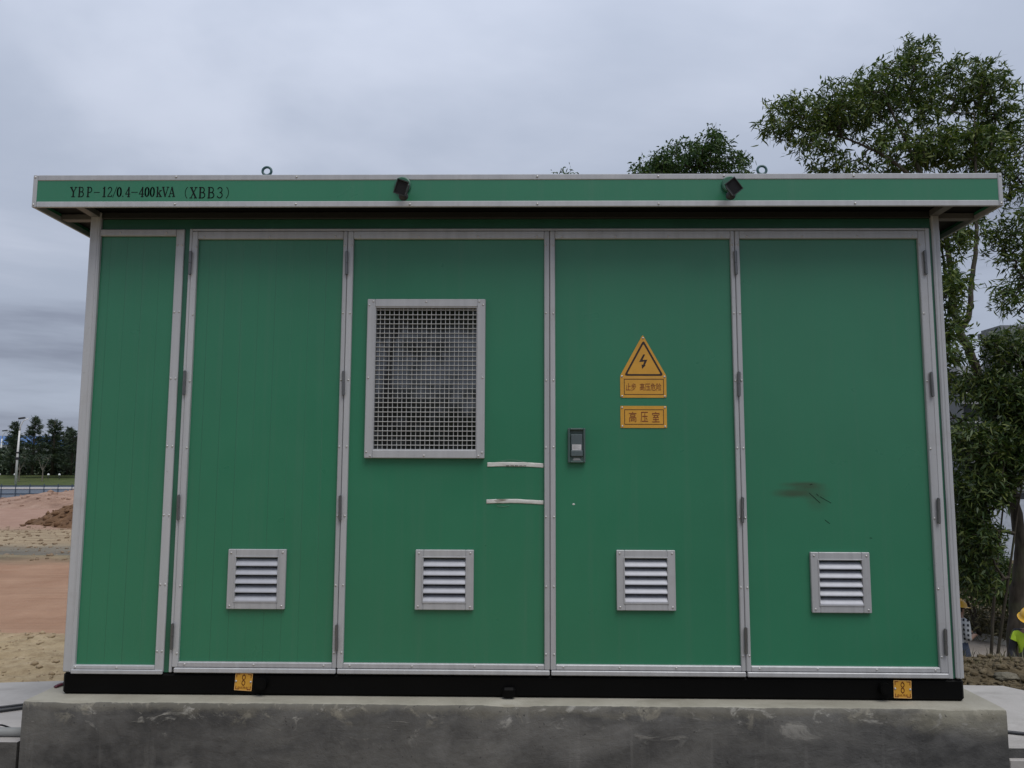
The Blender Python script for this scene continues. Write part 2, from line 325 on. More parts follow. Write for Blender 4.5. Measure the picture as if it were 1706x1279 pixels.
# ------------------------------------------------------------------ mesh helpers
class MB:
    def __init__(s): s.v = []; s.f = []; s.mi = []; s.cur = 0
    def add(s, vs, fs):
        o = len(s.v); s.v.extend(tuple(map(float, p)) for p in vs); s.f.extend(tuple(i + o for i in f) for f in fs); s.mi.extend([s.cur] * len(fs))
    def box(s, x0, x1, y0, y1, z0, z1, b=0.0):
        if b <= 0:
            s.add([(x0, y0, z0), (x1, y0, z0), (x1, y1, z0), (x0, y1, z0), (x0, y0, z1), (x1, y0, z1), (x1, y1, z1), (x0, y1, z1)],
                  [(0, 3, 2, 1), (4, 5, 6, 7), (0, 1, 5, 4), (1, 2, 6, 5), (2, 3, 7, 6), (3, 0, 4, 7)]); return
        b = min(b, (x1 - x0) * .49, (y1 - y0) * .49, (z1 - z0) * .49)
        lo = (x0, y0, z0); hi = (x1, y1, z1); vs = []; idx = {}
        for sx in (0, 1):
            for sy in (0, 1):
                for sz in (0, 1):
                    sg = (sx, sy, sz)
                    for ax in range(3):
                        p = []
                        for k in range(3):
                            e = hi[k] if sg[k] else lo[k]
                            p.append(e if k == ax else (e - b if sg[k] else e + b))
                        idx[(sg, ax)] = len(vs); vs.append(tuple(p))
        fs = []
        for ax in range(3):
            o = [k for k in range(3) if k != ax]
            for sgn in (0, 1):
                q = []
                for a, c in ((0, 0), (1, 0), (1, 1), (0, 1)):
                    g = [0, 0, 0]; g[ax] = sgn; g[o[0]] = a; g[o[1]] = c; q.append(idx[(tuple(g), ax)])
                fs.append(tuple(q))
            for a in (0, 1):
                for c in (0, 1):
                    g0 = [0, 0, 0]; g0[o[0]] = a; g0[o[1]] = c; g1 = list(g0); g1[ax] = 1
                    fs.append((idx[(tuple(g0), o[0])], idx[(tuple(g1), o[0])], idx[(tuple(g1), o[1])], idx[(tuple(g0), o[1])]))
        for g in [(a, c, d) for a in (0, 1) for c in (0, 1) for d in (0, 1)]: fs.append(tuple(idx[(g, k)] for k in range(3)))
        s.add(vs, fs)
    def ring_frame(s, x0, x1, z0, z1, w, y0, y1, b=0.002):
        """picture frame in the x,z plane: four mitre-free bars butted end to end"""
        s.box(x0, x0 + w, y0, y1, z0, z1, b); s.box(x1 - w, x1, y0, y1, z0, z1, b)
        s.box(x0 + w, x1 - w, y0, y1, z1 - w, z1, b); s.box(x0 + w, x1 - w, y0, y1, z0, z0 + w, b)
    def tube(s, pts, rad, n=8, cap=True):
        pts = [Vector(p) for p in pts]; rad = [rad] * len(pts) if isinstance(rad, (int, float)) else rad
        rings = []; ref = None
        for i, p in enumerate(pts):
            t = (pts[min(i + 1, len(pts) - 1)] - pts[max(i - 1, 0)]).normalized()
            if ref is None: ref = t.orthogonal().normalized()
            a = (ref - t * ref.dot(t))
            a = a.normalized() if a.length > 1e-6 else t.orthogonal().normalized()
            ref = a; b = t.cross(a)
            rings.append([p + (a * math.cos(2 * math.pi * k / n) + b * math.sin(2 * math.pi * k / n)) * rad[i] for k in range(n)])
        vs = [v for r in rings for v in r]; fs = []
        for i in range(len(rings) - 1):
            for k in range(n): fs.append((i * n + k, i * n + (k + 1) % n, (i + 1) * n + (k + 1) % n, (i + 1) * n + k))
        if cap: fs.append(tuple(range(n - 1, -1, -1))); fs.append(tuple((len(rings) - 1) * n + k for k in range(n)))
        s.add(vs, fs)
    def cyl(s, c, axis, r, h, n=12):
        c = Vector(c); a = Vector(axis).normalized(); s.tube([c - a * h / 2, c + a * h / 2], r, n)
    def prism_xz(s, poly, y0, y1):
        """polygon given in x,z and pushed from y0 (front) to y1 (back)"""
        n = len(poly); vs = [(x, y0, z) for x, z in poly] + [(x, y1, z) for x, z in poly]
        s.add(vs, [tuple(range(n)), tuple(range(2 * n - 1, n - 1, -1))] + [(i, i + n, (i + 1) % n + n, (i + 1) % n) for i in range(n)])
    def stroke(s, pts, w, y, closed=False, t=0.0008):
        """flat printed line in the x,z plane"""
        for (a, b) in zip(pts, pts[1:] + ([pts[0]] if closed else [])):
            d = Vector((b[0] - a[0], b[1] - a[1]))
            if d.length < 1e-7: continue
            d.normalize(); nrm = Vector((-d.y, d.x)) * w / 2; e = d * w * 0.25
            s.add([(a[0] - e.x + nrm.x, y, a[1] - e.y + nrm.y), (b[0] + e.x + nrm.x, y, b[1] + e.y + nrm.y), (b[0] + e.x - nrm.x, y, b[1] + e.y - nrm.y), (a[0] - e.x - nrm.x, y, a[1] - e.y - nrm.y)], [(0, 1, 2, 3)])
    def ball(s, c, r, n=8, m=6, sc=(1, 1, 1), half=False):
        c = Vector(c); vs = []; fs = []
        top = m if not half else m
        for i in range(m + 1):
            th = (math.pi if not half else math.pi / 2) * i / m
            for k in range(n):
                ph = 2 * math.pi * k / n
                vs.append((c.x + r * sc[0] * math.sin(th) * math.cos(ph), c.y + r * sc[1] * math.sin(th) * math.sin(ph), c.z + r * sc[2] * math.cos(th)))
        for i in range(m):
            for k in range(n): fs.append((i * n + k, (i + 1) * n + k, (i + 1) * n + (k + 1) % n, i * n + (k + 1) % n))
        s.add(vs, fs)
    def mesh(s, name, mats, smooth=False):
        me = bpy.data.meshes.new(name); me.from_pydata(s.v, [], s.f)
        for m in (mats if isinstance(mats, (list, tuple)) else [mats]): me.materials.append(m)
        if any(s.mi): me.polygons.foreach_set('material_index', s.mi)
        bm = bmesh.new(); bm.from_mesh(me); bmesh.ops.recalc_face_normals(bm, faces=bm.faces); bm.to_mesh(me); bm.free()
        if smooth: me.polygons.foreach_set('use_smooth', [True] * len(me.polygons))
        me.update(); return me
    def build(s, name, mats, parent=None, smooth=False, loc=None): return link(name, s.mesh(name, mats, smooth), parent, loc)

def link(name, me, parent=None, loc=None, rot=None):
    o = bpy.data.objects.new(name, me); COL.objects.link(o)
    if parent is not None: o.parent = parent
    if loc is not None: o.location = loc
    if rot is not None: o.rotation_euler = rot
    return o
def thing(name, label, cat, loc=(0, 0, 0), rz=0.0, group=None):
    o = bpy.data.objects.new(name, None); COL.objects.link(o); o.location = loc; o.rotation_euler = (0, 0, rz); o.empty_display_size = 0.2
    return tag(o, label, cat, group)
def tag(o, label, cat, group=None):
    o['label'] = label; o['category'] = cat
    if group: o['group'] = group
    return o
def kind(o, k): o['kind'] = k; return o
def dup(root, loc, rz, label=None, scale=None):
    r = root.copy(); COL.objects.link(r); r.location = loc; r.rotation_euler = (0, 0, rz)
    if scale: r.scale = scale
    if label: r['label'] = label
    for ch in list(root.children):
        c = ch.copy(); COL.objects.link(c); c.parent = r
        for g in list(ch.children):
            d = g.copy(); COL.objects.link(d); d.parent = c
    return r
def np_mesh(name, V, quads=None, tris=None, mat=None, smooth=False):
    V = np.asarray(V, np.float32); me = bpy.data.meshes.new(name)
    ql = 0 if quads is None else len(quads); tl = 0 if tris is None else len(tris)
    me.vertices.add(len(V)); me.vertices.foreach_set('co', V.ravel())
    loops = np.concatenate([a.ravel() for a in (quads, tris) if a is not None]).astype(np.int32)
    me.loops.add(len(loops)); me.loops.foreach_set('vertex_index', loops)
    st = np.concatenate([np.arange(ql) * 4, ql * 4 + np.arange(tl) * 3]).astype(np.int32)
    me.polygons.add(ql + tl); me.polygons.foreach_set('loop_start', st)
    me.polygons.foreach_set('loop_total', np.concatenate([np.full(ql, 4), np.full(tl, 3)]).astype(np.int32))
    if smooth: me.polygons.foreach_set('use_smooth', np.ones(ql + tl, bool))
    if mat: me.materials.append(mat)
    me.update(calc_edges=True); return me

# value noise for terrain and heaps
def _h(ix, iy, s):
    n = (ix.astype(np.int64) * 374761393 + iy.astype(np.int64) * 668265263 + s * 974711) & 0x7fffffff
    n = ((n ^ (n >> 13)) * 1274126177) & 0x7fffffff
    return ((n ^ (n >> 16)) & 0xffff) / 65535.0
def vnoise(x, y, s=0):
    ix = np.floor(x); iy = np.floor(y); fx = x - ix; fy = y - iy; fx = fx * fx * (3 - 2 * fx); fy = fy * fy * (3 - 2 * fy)
    a = _h(ix, iy, s); b = _h(ix + 1, iy, s); c = _h(ix, iy + 1, s); d = _h(ix + 1, iy + 1, s)
    return (a + (b - a) * fx) * (1 - fy) + (c + (d - c) * fx) * fy
def fbm(x, y, s=0, o=4, g=0.5):
    r = 0; a = 1; t = 0
    for i in range(o): r = r + a * vnoise(x * 2 ** i, y * 2 ** i, s + i * 17); t += a; a *= g
    return r / t - 0.5
def sst(x, a, b):
    t = np.clip((x - a) / (b - a), 0, 1); return t * t * (3 - 2 * t)

# ------------------------------------------------------------------ ground, road, kerb, slab
LY = [-60, 0, 1, 2.2, 3.36, 3.50, 9.6, 10.0, 10.6, 12.4, 13, 36, 60, 97, 101, 135, 300, 1500]
LZ = [-.55, -.50, -.43, -.45, -.41, -.53, -.50, -.44, -.60, -.52, -.48, -.50, -2.8, -2.8, -1.35, 0.1, 0.8, 2.0]
RY = [-60, -1, 0.2, 1.0, 2.2, 3.2, 4.0, 7.4, 9, 12, 16, 40, 90, 300, 1500]
RZ = [-.55, -.52, -.42, -.33, -.40, -.52, -.80, -2.55, -2.85, -3.0, -2.95, -3.3, -3.3, -2.0, 0.0]
def ground_h(x, y):
    l = np.interp(y, LY, LZ); r = np.interp(y, RY, RZ); k = sst(x, 0.2, 2.3)
    z = l * (1 - k) + r * k
    near = (1 - sst(y, 3.3, 3.5)) * (1 - k) * sst(y, 0.2, 1.0)
    z = z + near * (0.085 * fbm(x * 2.2, y * 9, 3, 4, 0.55) + 0.03 * np.abs(fbm(x * 6, y * 17, 9, 3)))
    z = z + (1 - k) * sst(y, 3.5, 4.2) * (1 - sst(y, 60, 90)) * (0.05 * fbm(x * 0.7, y * 1.6, 21, 4) + 0.10 * sst(y, 9, 14) * fbm(x * 0.35, y * 1.1, 31, 4))
    cl = k * (1 - sst(y, 6, 9)) * sst(y, 0.7, 1.5)
    z = z + cl * (0.20 * fbm(x * 1.7, y * 2.4, 41, 5, 0.6) + 0.10 * np.abs(fbm(x * 5, y * 5, 47, 4, 0.6)))
    return z
def axis(segs):
    out = [segs[0][0]]
    for a, b, d in segs:
        n = max(1, int(round((b - a) / d))); out += list(np.linspace(a, b, n + 1)[1:])
    return np.array(out)
gx = axis([(-1600, -400, 200), (-400, -120, 20), (-120, -30, 2.0), (-30, -12, 0.4), (-12, -6.5, 0.09), (-6.5, -2.2, 0.03), (-2.2, 2.2, 0.4), (2.2, 5.6, 0.03), (5.6, 14, 0.15), (14, 40, 1.0), (40, 140, 10), (140, 1600, 200)])
gy = axis([(-80, -8, 8), (-8, 0, 0.8), (0, 0.8, 0.1), (0.8, 4.6, 0.024), (4.6, 20, 0.14), (20, 40, 0.8), (40, 150, 2.5), (150, 400, 25), (400, 1600, 200)])
X, Y = np.meshgrid(gx, gy)
V = np.stack([X, Y, ground_h(X, Y)], -1).reshape(-1, 3)
ny, nx = X.shape; I = np.arange(nx * ny).reshape(ny, nx)
Q = np.stack([I[:-1, :-1], I[:-1, 1:], I[1:, 1:], I[1:, :-1]], -1).reshape(-1, 4)
kind(link('ground', np_mesh('ground', V, Q, None, M['ground'], True)), 'structure')

def heap(name, cx, cy, rx, ry, h, mat, seed, rot=0.0, n=110, rough=0.12):
    u = np.linspace(-1.15, 1.15, n); U, W = np.meshgrid(u, u)
    c, s_ = math.cos(rot), math.sin(rot)
    lx = U * rx; ly = W * ry
    px = cx + lx * c - ly * s_; py = cy + lx * s_ + ly * c
    r = np.sqrt(U ** 2 + W ** 2) + 0.22 * fbm(px * 0.5, py * 0.5, seed, 3)
    prof = np.clip(1 - r, 0, 1) ** 0.85
    pz = ground_h(px, py) - 0.06 + h * prof + h * rough * np.clip(prof * 4, 0, 1) * (fbm(px * 1.1, py * 1.1, seed + 5, 5, 0.6) * 2)
    pz = np.where(r > 1.0, ground_h(px, py) - 0.25, pz)
    Vv = np.stack([px, py, pz], -1).reshape(-1, 3); I = np.arange(n * n).reshape(n, n)
    Qq = np.stack([I[:-1, :-1], I[:-1, 1:], I[1:, 1:], I[1:, :-1]], -1).reshape(-1, 4)
    return link(name, np_mesh(name, Vv, Qq, None, mat, True))
kind(heap('pink_soil_mound', -14.0, 31, 9.5, 5.0, 1.45, M['pinkheap'], 3, 0.0, 170, 0.10), 'structure')
kind(heap('pink_soil_mound', -29, 30, 13, 7, 0.22, M['pinkheap'], 13, 0.0, 90, 0.2), 'structure')
BH = kind(heap('brown_soil_mound', -10.4, 19.2, 3.5, 2.7, 1.15, M['brownheap'], 8, 0.0, 190, 0.30), 'structure')
PH = bpy.data.objects['pink_soil_mound']

# brown lumps at the toe of the brown heap
ico = bmesh.new(); bmesh.ops.create_icosphere(ico, subdivisions=2, radius=1.0); ICO_V = np.array([v.co[:] for v in ico.verts]); ICO_F = np.array([[v.index for v in f.verts] for f in ico.faces]); ico.free()
ico = bmesh.new(); bmesh.ops.create_icosphere(ico, subdivisions=1, radius=1.0); IC1_V = np.array([v.co[:] for v in ico.verts]); IC1_F = np.array([[v.index for v in f.verts] for f in ico.faces]); ico.free()
ico = bmesh.new(); bmesh.ops.create_icosphere(ico, subdivisions=4, radius=1.0); IC3_V = np.array([v.co[:] for v in ico.verts]); IC3_F = np.array([[v.index for v in f.verts] for f in ico.faces]); ico.free()
def lumps(name, P, Rr, mat, seed, flat=0.7, base=None, smooth=False):
    bv, bf = (IC1_V, IC1_F) if base is None else base
    r = np.random.default_rng(seed); Vs = []; Fs = []
    for i, (p, s_) in enumerate(zip(P, Rr)):
        k = 1 + r.uniform(-.38, .38, (len(bv), 1)); v = bv * k * s_ * np.array([r.uniform(.7, 1.5), r.uniform(.7, 1.3), flat * r.uniform(.7, 1.2)])
        a = r.uniform(0, 6.28); v = v @ np.array([[math.cos(a), -math.sin(a), 0], [math.sin(a), math.cos(a), 0], [0, 0, 1]])
        Vs.append(v + p); Fs.append(bf + i * len(bv))
    return np_mesh(name, np.concatenate(Vs), None, np.concatenate(Fs), mat, smooth)
for x, y, s_ in ((-12.85, 17.6, .10), (-12.70, 17.7, .12), (-12.42, 17.9, .12), (-12.25, 17.7, .08), (-13.2, 17.2, .06), (-12.05, 17.4, .07), (-11.9, 17.9, .09)):
    o = link('earth_clod', lumps('earth_clod', [np.zeros(3)], [s_], M['brownheap'], int(abs(x) * 100), 0.8))
    o.location = (x, y, float(ground_h(np.array(x), np.array(y))) + s_ * 0.4)
    tag(o, 'dark brown earth clod at the left toe of the brown soil mound', 'earth clod', 'clods at the toe of the brown mound')
def heap_lumps(src, k, lo, hi, m, seed):
    r = np.random.default_rng(seed); v = np.array([p.co[:] for p in src.data.vertices]); v = v[v[:, 2] > ground_h(v[:, 0], v[:, 1]) - 0.05]; v = v[r.integers(0, len(v), k)] + r.normal(0, .03, (k, 3)) * np.array([1, 1, 0])
    kind(link('soil_lumps', lumps('soil_lumps', v, lo + (hi - lo) * r.random(k) ** 4, m, seed)), 'stuff')
heap_lumps(BH, 1500, .02, .13, M['brownheap'], 61); heap_lumps(PH, 900, .02, .12, M['pinkheap'], 62)
# loose clods and stones all over the right bank
n = 16000
px = rng.uniform(2.35, 7.5, n); py = 1.0 + 4.0 * rng.random(n) ** 1.2
rr = 0.005 + 0.030 * rng.random(n) ** 5
kind(link('loose_clods', lumps('loose_clods', np.stack([px, py, ground_h(px, py) + rr * 0.25], -1), rr, M['clod'], 5)), 'stuff')
n = 2200
px = rng.uniform(-14.5, -7, n); py = rng.uniform(9.6, 17, n); rr = 0.008 + 0.040 * rng.random(n) ** 6
kind(link('site_stones', lumps('site_stones', np.stack([px, py, ground_h(px, py) + rr * 0.2], -1), rr, earth('site_stone', (0.14, 0.10, 0.065), (0.24, 0.175, 0.115), (0.36, 0.28, 0.20), 4, 0.5), 16)), 'stuff')
n = 700
px = rng.uniform(-5.2, -2.3, n); py = rng.uniform(1.0, 3.5, n); rr = 0.006 + 0.022 * rng.random(n) ** 3
kind(link('sand_lumps', lumps('sand_lumps', np.stack([px, py, ground_h(px, py) + rr * 0.2], -1), rr, plain('sand_lump', (0.31, 0.235, 0.145), 0.95, vscale=12), 6)), 'stuff')
def rock(x, y, s_, seed, label, sc=(1, 1, 1)):
    k = 1 + 0.7 * fbm(IC3_V[:, 0] * 1.3 + seed, IC3_V[:, 1] * 1.3 + IC3_V[:, 2] * 1.7, seed, 4)
    o = link('rock', np_mesh('rock', IC3_V * k[:, None] * s_ * np.array([1, 1, .75]), None, IC3_F, M['rock'], True))
    o.location = (x, y, float(ground_h(np.array(x), np.array(y))) + s_ * 0.32); o.scale = sc; tag(o, label, 'rock')
rock(3.62, 1.55, 0.20, 3, 'grey brown rock on the soil bank beside the concrete slab corner', (1.2, 1, 0.9))
rock(3.32, 1.75, 0.06, 11, 'small pale rock in the soil bank behind the concrete slab', (1.3, 1, 0.8))

# road below the bank, its kerb and verge
KA, KB = Vector((8.4, 16.98, -2.52)), Vector((13.9, 13.0, -3.30))
def road():
    b = MB(); n = 24
    for i in range(n):
        a0 = KA.lerp(KB, i / n); a1 = KA.lerp(KB, (i + 1) / n)
        def nr(a): return Vector((a.x - 2.6, a.y - 5.5, float(ground_h(np.array(a.x - 2.6), np.array(a.y - 5.5))) + 0.05))
        def md(a, t):
            p = a.lerp(nr(a), t); p.z = max(p.z, float(ground_h(np.array(p.x), np.array(p.y))) + 0.03); return p
        for t0, t1 in ((0, .25), (.25, .5), (.5, .75), (.75, 1)): b.add([md(a0, t0), md(a1, t0), md(a1, t1), md(a0, t1)], [(0, 1, 2, 3)])
    kind(b.build('road', M['road']), 'structure')
    d = (KB - KA).normalized(); nrm = Vector((-d.y, d.x, 0)).normalized()
    k = MB()
    p = [KA + Vector((0, 0, 0.02)), KB + Vector((0, 0, 0.02))]; q = [v + nrm * 0.13 for v in p]; up = Vector((0, 0, 0.12))
    k.add([p[0] - up, p[1] - up, q[1] - up, q[0] - up, p[0] + up, p[1] + up, q[1] + up, q[0] + up], [(0, 3, 2, 1), (4, 5, 6, 7), (0, 1, 5, 4), (1, 2, 6, 5), (2, 3, 7, 6), (3, 0, 4, 7)])
    kind(k.build('kerb', M['kerb']), 'structure')
    v = MB(); n = 30; m = 8
    r = np.random.default_rng(2)
    grid = []
    for j in range(m + 1):
        for i in range(n + 1):
            a = KA.lerp(KB, i / n) + nrm * (0.13 + j * 0.9); grid.append((a.x, a.y, a.z + 0.10 + 0.03 * j + r.uniform(-.04, .04) * (j > 0)))
    v.add(grid, [(j * (n + 1) + i, j * (n + 1) + i + 1, (j + 1) * (n + 1) + i + 1, (j + 1) * (n + 1) + i) for j in range(m) for i in range(n)])
    kind(v.build('verge', earth('verge_soil', (0.10, 0.075, 0.045), (0.165, 0.125, 0.080), (0.24, 0.19, 0.13), 3), smooth=True), 'structure')
road()

def slab_poly(pts, z0, z1, name, mats):
    b = MB(); n = len(pts); b.add([(x, y, z0) for x, y in pts] + [(x, y, z1) for x, y in pts], [tuple(range(n, 2 * n))]); b.cur = 1
    o = len(b.v) - 2 * n
    for i in range(n): b.f.append((i, (i + 1) % n, (i + 1) % n + n, i + n)); b.mi.append(1)
    return b.build(name, mats)
kind(slab_poly([(-3.6, -0.10), (-2.24, -0.10), (-2.24, 0.95), (-2.55, 0.96), (-3.6, 0.80)], -0.7, -0.185, 'concrete_slab', [M['cslab'], M['cfront']]), 'structure')
kind(slab_poly([(2.235, -0.06), (3.5, -0.06), (3.5, 0.05), (2.86, 1.0), (2.235, 1.02)], -0.7, -0.185, 'concrete_slab', [M['cslab'], M['cfront']]), 'structure')

# plinth: rounded and chipped front arris
def plinth():
    t = thing('concrete_plinth', 'dark grey concrete plinth with a pale top ledge under the green substation', 'plinth', (0, 0, 0))
    n = 500; xs = np.linspace(-2.215, 2.222, n); r = np.random.default_rng(4)
    e = fbm(xs * 9, xs * 0 + 1.5, 5, 5, 0.65); chip = np.clip(fbm(xs * 3, xs * 0 + 7, 9, 4, 0.6) - 0.12, 0, 1) * 0.10
    e2 = fbm(xs * 22, xs * 0 + 3, 15, 4, 0.7)
    rows = [(2.55, 0.0, 0), (0.0, 0.0, 0), (-0.098, 0.0, 0.2), (-0.110, -0.0015, 1.0), (-0.1145, -0.006, 1.0), (-0.118, -0.030, .7), (-0.119, -0.09, .4), (-0.119, -0.25, .2), (-0.119, -0.62, .0)]
    Vv = []; 
    for y, z, k in rows:
        Vv.append(np.stack([xs, np.full(n, y) + k * (0.017 * e + 0.8 * chip + 0.006 * e2), np.full(n, z) - k * (0.6 * chip + 0.010 * np.abs(e) + 0.005 * np.abs(e2)) * (z > -0.05)], -1))
    
    Vv = np.concatenate(Vv); m = len(rows); I = np.arange(m * n).reshape(m, n)
    Qq = np.stack([I[:-1, :-1], I[1:, :-1], I[1:, 1:], I[:-1, 1:]], -1).reshape(-1, 4)
    me = np_mesh('plinth_body', Vv, Qq, None, M['ctop'], False); me.materials.append(M['cfront'])
    mi = np.zeros(len(Qq), np.int32); mi[2 * (n - 1) + 0:] = 1; mi[2 * (n - 1):3 * (n - 1)] = 0; me.polygons.foreach_set('material_index', mi)
    link('plinth_body', me, t)
    b = MB()
    for x0, x1 in ((-2.2149, -2.20), (2.207, 2.2219)): b.box(x0, x1, -0.105, 2.55, -0.62, -0.008)
    b.box(-2.2, 2.2, 2.5, 2.549, -0.62, -0.004)
    b.build('plinth_side', M['cfront'], t)
plinth()

# ------------------------------------------------------------------ the substation
SUB = thing('kiosk_substation', 'large green metal kiosk substation with grey frames on the concrete plinth', 'substation', (0, 0, 0))
RIV = None
def rivet_mesh():
    b = MB(); n = 8; vs = []
    for rr, yy in ((0.0052, 0.0), (0.0048, -0.0018), (0.0028, -0.0032)): vs += [(rr * math.cos(2 * math.pi * k / n), yy, rr * math.sin(2 * math.pi * k / n)) for k in range(n)]
    vs.append((0, -0.0037, 0)); fs = [(i * n + k, i * n + (k + 1) % n, (i + 1) * n + (k + 1) % n, (i + 1) * n + k) for i in range(2) for k in range(n)] + [(2 * n + k, 2 * n + (k + 1) % n, 3 * n) for k in range(n)]
    b.add(vs, fs); return b.mesh('rivet', M['rivet'], True)
RIV = rivet_mesh()
def rivets(parent, pts, y, name='rivet'):
    for x, z in pts: link(name, RIV, parent, (x + random.uniform(-.0012, .0012), y, z + random.uniform(-.0012, .0012)))

def sheet(name, x0, x1, z0, z1, y, mat, parent, holes=(), depth=0.055):
    """green sheet facing -y with rectangular openings whose reveals run back by depth"""
    b = MB(); xs = sorted({x0, x1, *[h[0] for h in holes], *[h[1] for h in holes]}); zs = sorted({z0, z1, *[h[2] for h in holes], *[h[3] for h in holes]})
    nxz = len(zs); b.v = [(x, y, z) for x in xs for z in zs]
    for i in range(len(xs) - 1):
        for j in range(len(zs) - 1):
            cx, cz = (xs[i] + xs[i + 1]) / 2, (zs[j] + zs[j + 1]) / 2
            if any(h[0] < cx < h[1] and h[2] < cz < h[3] for h in holes): continue
            b.f.append((i * nxz + j, (i + 1) * nxz + j, (i + 1) * nxz + j + 1, i * nxz + j + 1)); b.mi.append(0)
    for h in holes:
        c = [(h[0], h[2]), (h[1], h[2]), (h[1], h[3]), (h[0], h[3])]
        b.add([(x, y, z) for x, z in c] + [(x, y + depth, z) for x, z in c], [(k, (k + 1) % 4, (k + 1) % 4 + 4, k + 4) for k in range(4)])
    b.add([(x0, y, z0), (x1, y, z0), (x1, y, z1), (x0, y, z1), (x0, y + 0.03, z0), (x1, y + 0.03, z0), (x1, y + 0.03, z1), (x0, y + 0.03, z1)], [(0, 1, 5, 4), (1, 2, 6, 5), (2, 3, 7, 6), (3, 0, 4, 7)])
    me = bpy.data.meshes.new(name); me.from_pydata(b.v, [], b.f); me.materials.append(mat); me.update()
    return link(name, me, parent)

PY = 0.012      # face of the green sheets
# core walls (behind the door fronts), and the black base frame
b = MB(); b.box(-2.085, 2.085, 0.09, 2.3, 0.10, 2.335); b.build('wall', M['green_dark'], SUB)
b = MB(); b.box(-2.1065, 2.1065, -0.001, 2.31, 0.001, 0.101, 0.012); b.build('base_frame', M['black'], SUB)
for x in (-1.16, 1.735):
    b = MB(); b.tube([(x, -0.028, 0.058), (x, 0.0, 0.058)], [0.027, 0.029], 20); b.tube([(x, -0.030, 0.058), (x, -0.027, 0.058)], [0.021, 0.021], 20); b.build('lifting_lug', M['black'], SUB, False)
b = MB(); b.box(-0.032, 0.028, -0.030, -0.001, 0.004, 0.052, 0.010); b.build('earth_terminal', M['black'], SUB)
for x0, x1 in ((-2.106, -2.052), (2.068, 2.106)):
    b = MB(); b.box(x0, x1, -0.008, 0.09, 0.102, 2.334, 0.006)
    b.box(*( (x0 + 0.036, x0 + 0.040) if x0 < 0 else (x1 - 0.020, x1 - 0.016)), -0.0095, -0.0079, 0.104, 2.33)
    b.build('corner_post', M['alu'], SUB)
    b = MB(); b.box(x0, x1, 2.22, 2.306, 0.102, 2.334, 0.006); b.build('corner_post', M['alu'], SUB)
# green strips showing between frames, header panel and top rail
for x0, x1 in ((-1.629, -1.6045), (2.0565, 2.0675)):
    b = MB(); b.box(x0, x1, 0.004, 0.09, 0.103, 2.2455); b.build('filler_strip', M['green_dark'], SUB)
b = MB(); b.box(-2.0515, 2.0675, 0.010, 0.09, 2.246, 2.2985); b.build('header_panel', M['green_dark'], SUB)  # darker green than the doors: eaves shade put into the colour
b = MB(); b.box(-2.0515, 2.0675, -0.004, 0.09, 2.2995, 2.334, 0.003); b.build('top_rail', M['shaderail'], SUB)  # rail coloured nearly black to paint in the shade below the soffit

# fixed panel at the left
P = sheet('fixed_panel', -2.0515, -1.668, 0.134, 2.2115, PY, M['green_lines'], SUB)
b = MB(); b.box(-1.6705, -1.6295, -0.006, 0.05, 0.104, 2.2445, 0.003); b.build('stile', M['alu'], P)
b = MB(); b.box(-2.0515, -1.671, -0.006, 0.05, 2.211, 2.2445, 0.003); b.build('rail', M['alu'], P)
b = MB(); b.box(-2.0615, -1.671, -0.006, 0.05, 0.116, 0.1345, 0.003); b.build('rail', M['alu'], P)
b = MB(); b.box(-2.0640, -1.6305, -0.013, 0.002, 0.096, 0.1155, 0.003); b.build('sill_strip', M['alu'], P)
rivets(P, [(x, z) for x in (-1.6615, -1.638) for z in (2.165, 1.825, 1.495, 1.165, 0.835, 0.51, 0.2)], -0.006)
rivets(P, [(-2.045, 0.125), (-1.85, 0.125), (-1.72, 2.228), (-1.95, 2.228)], -0.006)

# frame round the four doors
b = MB(); b.box(-1.6040, -1.5905, -0.003, 0.05, 0.104, 2.2475, 0.002); b.box(2.0345, 2.0560, -0.003, 0.05, 0.102, 2.2475, 0.002); b.box(-1.5905, 2.0345, -0.003, 0.05, 2.2355, 2.2475, 0.002)
b.build('door_frame', M['alu'], SUB)
b = MB(); b.box(-1.5905, 2.0345, 0.068, 0.088, 0.104, 2.2355); b.build('door_gasket', M['seam'], SUB)

VENTS = [(-1.205, 0.536), (-0.310, 0.538), (0.643, 0.541), (1.556, 0.536)]
WIN = (-0.665, -0.163, 1.150, 1.849)
DOORS = [  # x0, x1, stile left, stile right, vent index, material, hinge x
    (-1.5895, -0.8130, 0.028, 0.0205, 0, 'green_lines'), (-0.8105, 0.1890, 0.0285, 0.0255, 1, 'green'),
    (0.1915, 1.1000, 0.0255, 0.0200, 2, 'green'), (1.1025, 2.0335, 0.0225, 0.0355, 3, 'green_smudge')]
HZ = [2.070, 1.472, 0.872, 0.270]
def hinge(x, z, parent):
    b = MB(); tl = random.uniform(-.0016, .0016)
    b.tube([(x - tl, -0.016, z - 0.058), (x, -0.016, z - 0.001)], 0.0075, 10); b.tube([(x, -0.016, z + 0.001), (x + tl, -0.016, z + 0.058)], 0.0075, 10)
    b.tube([(x, -0.016, z - 0.061), (x, -0.016, z + 0.061)], 0.004, 8); b.box(x - 0.004, x + 0.004, -0.014, -0.004, z - 0.05, z + 0.05)
    o = b.build('hinge', M['steel'], parent)
DOBJ = []
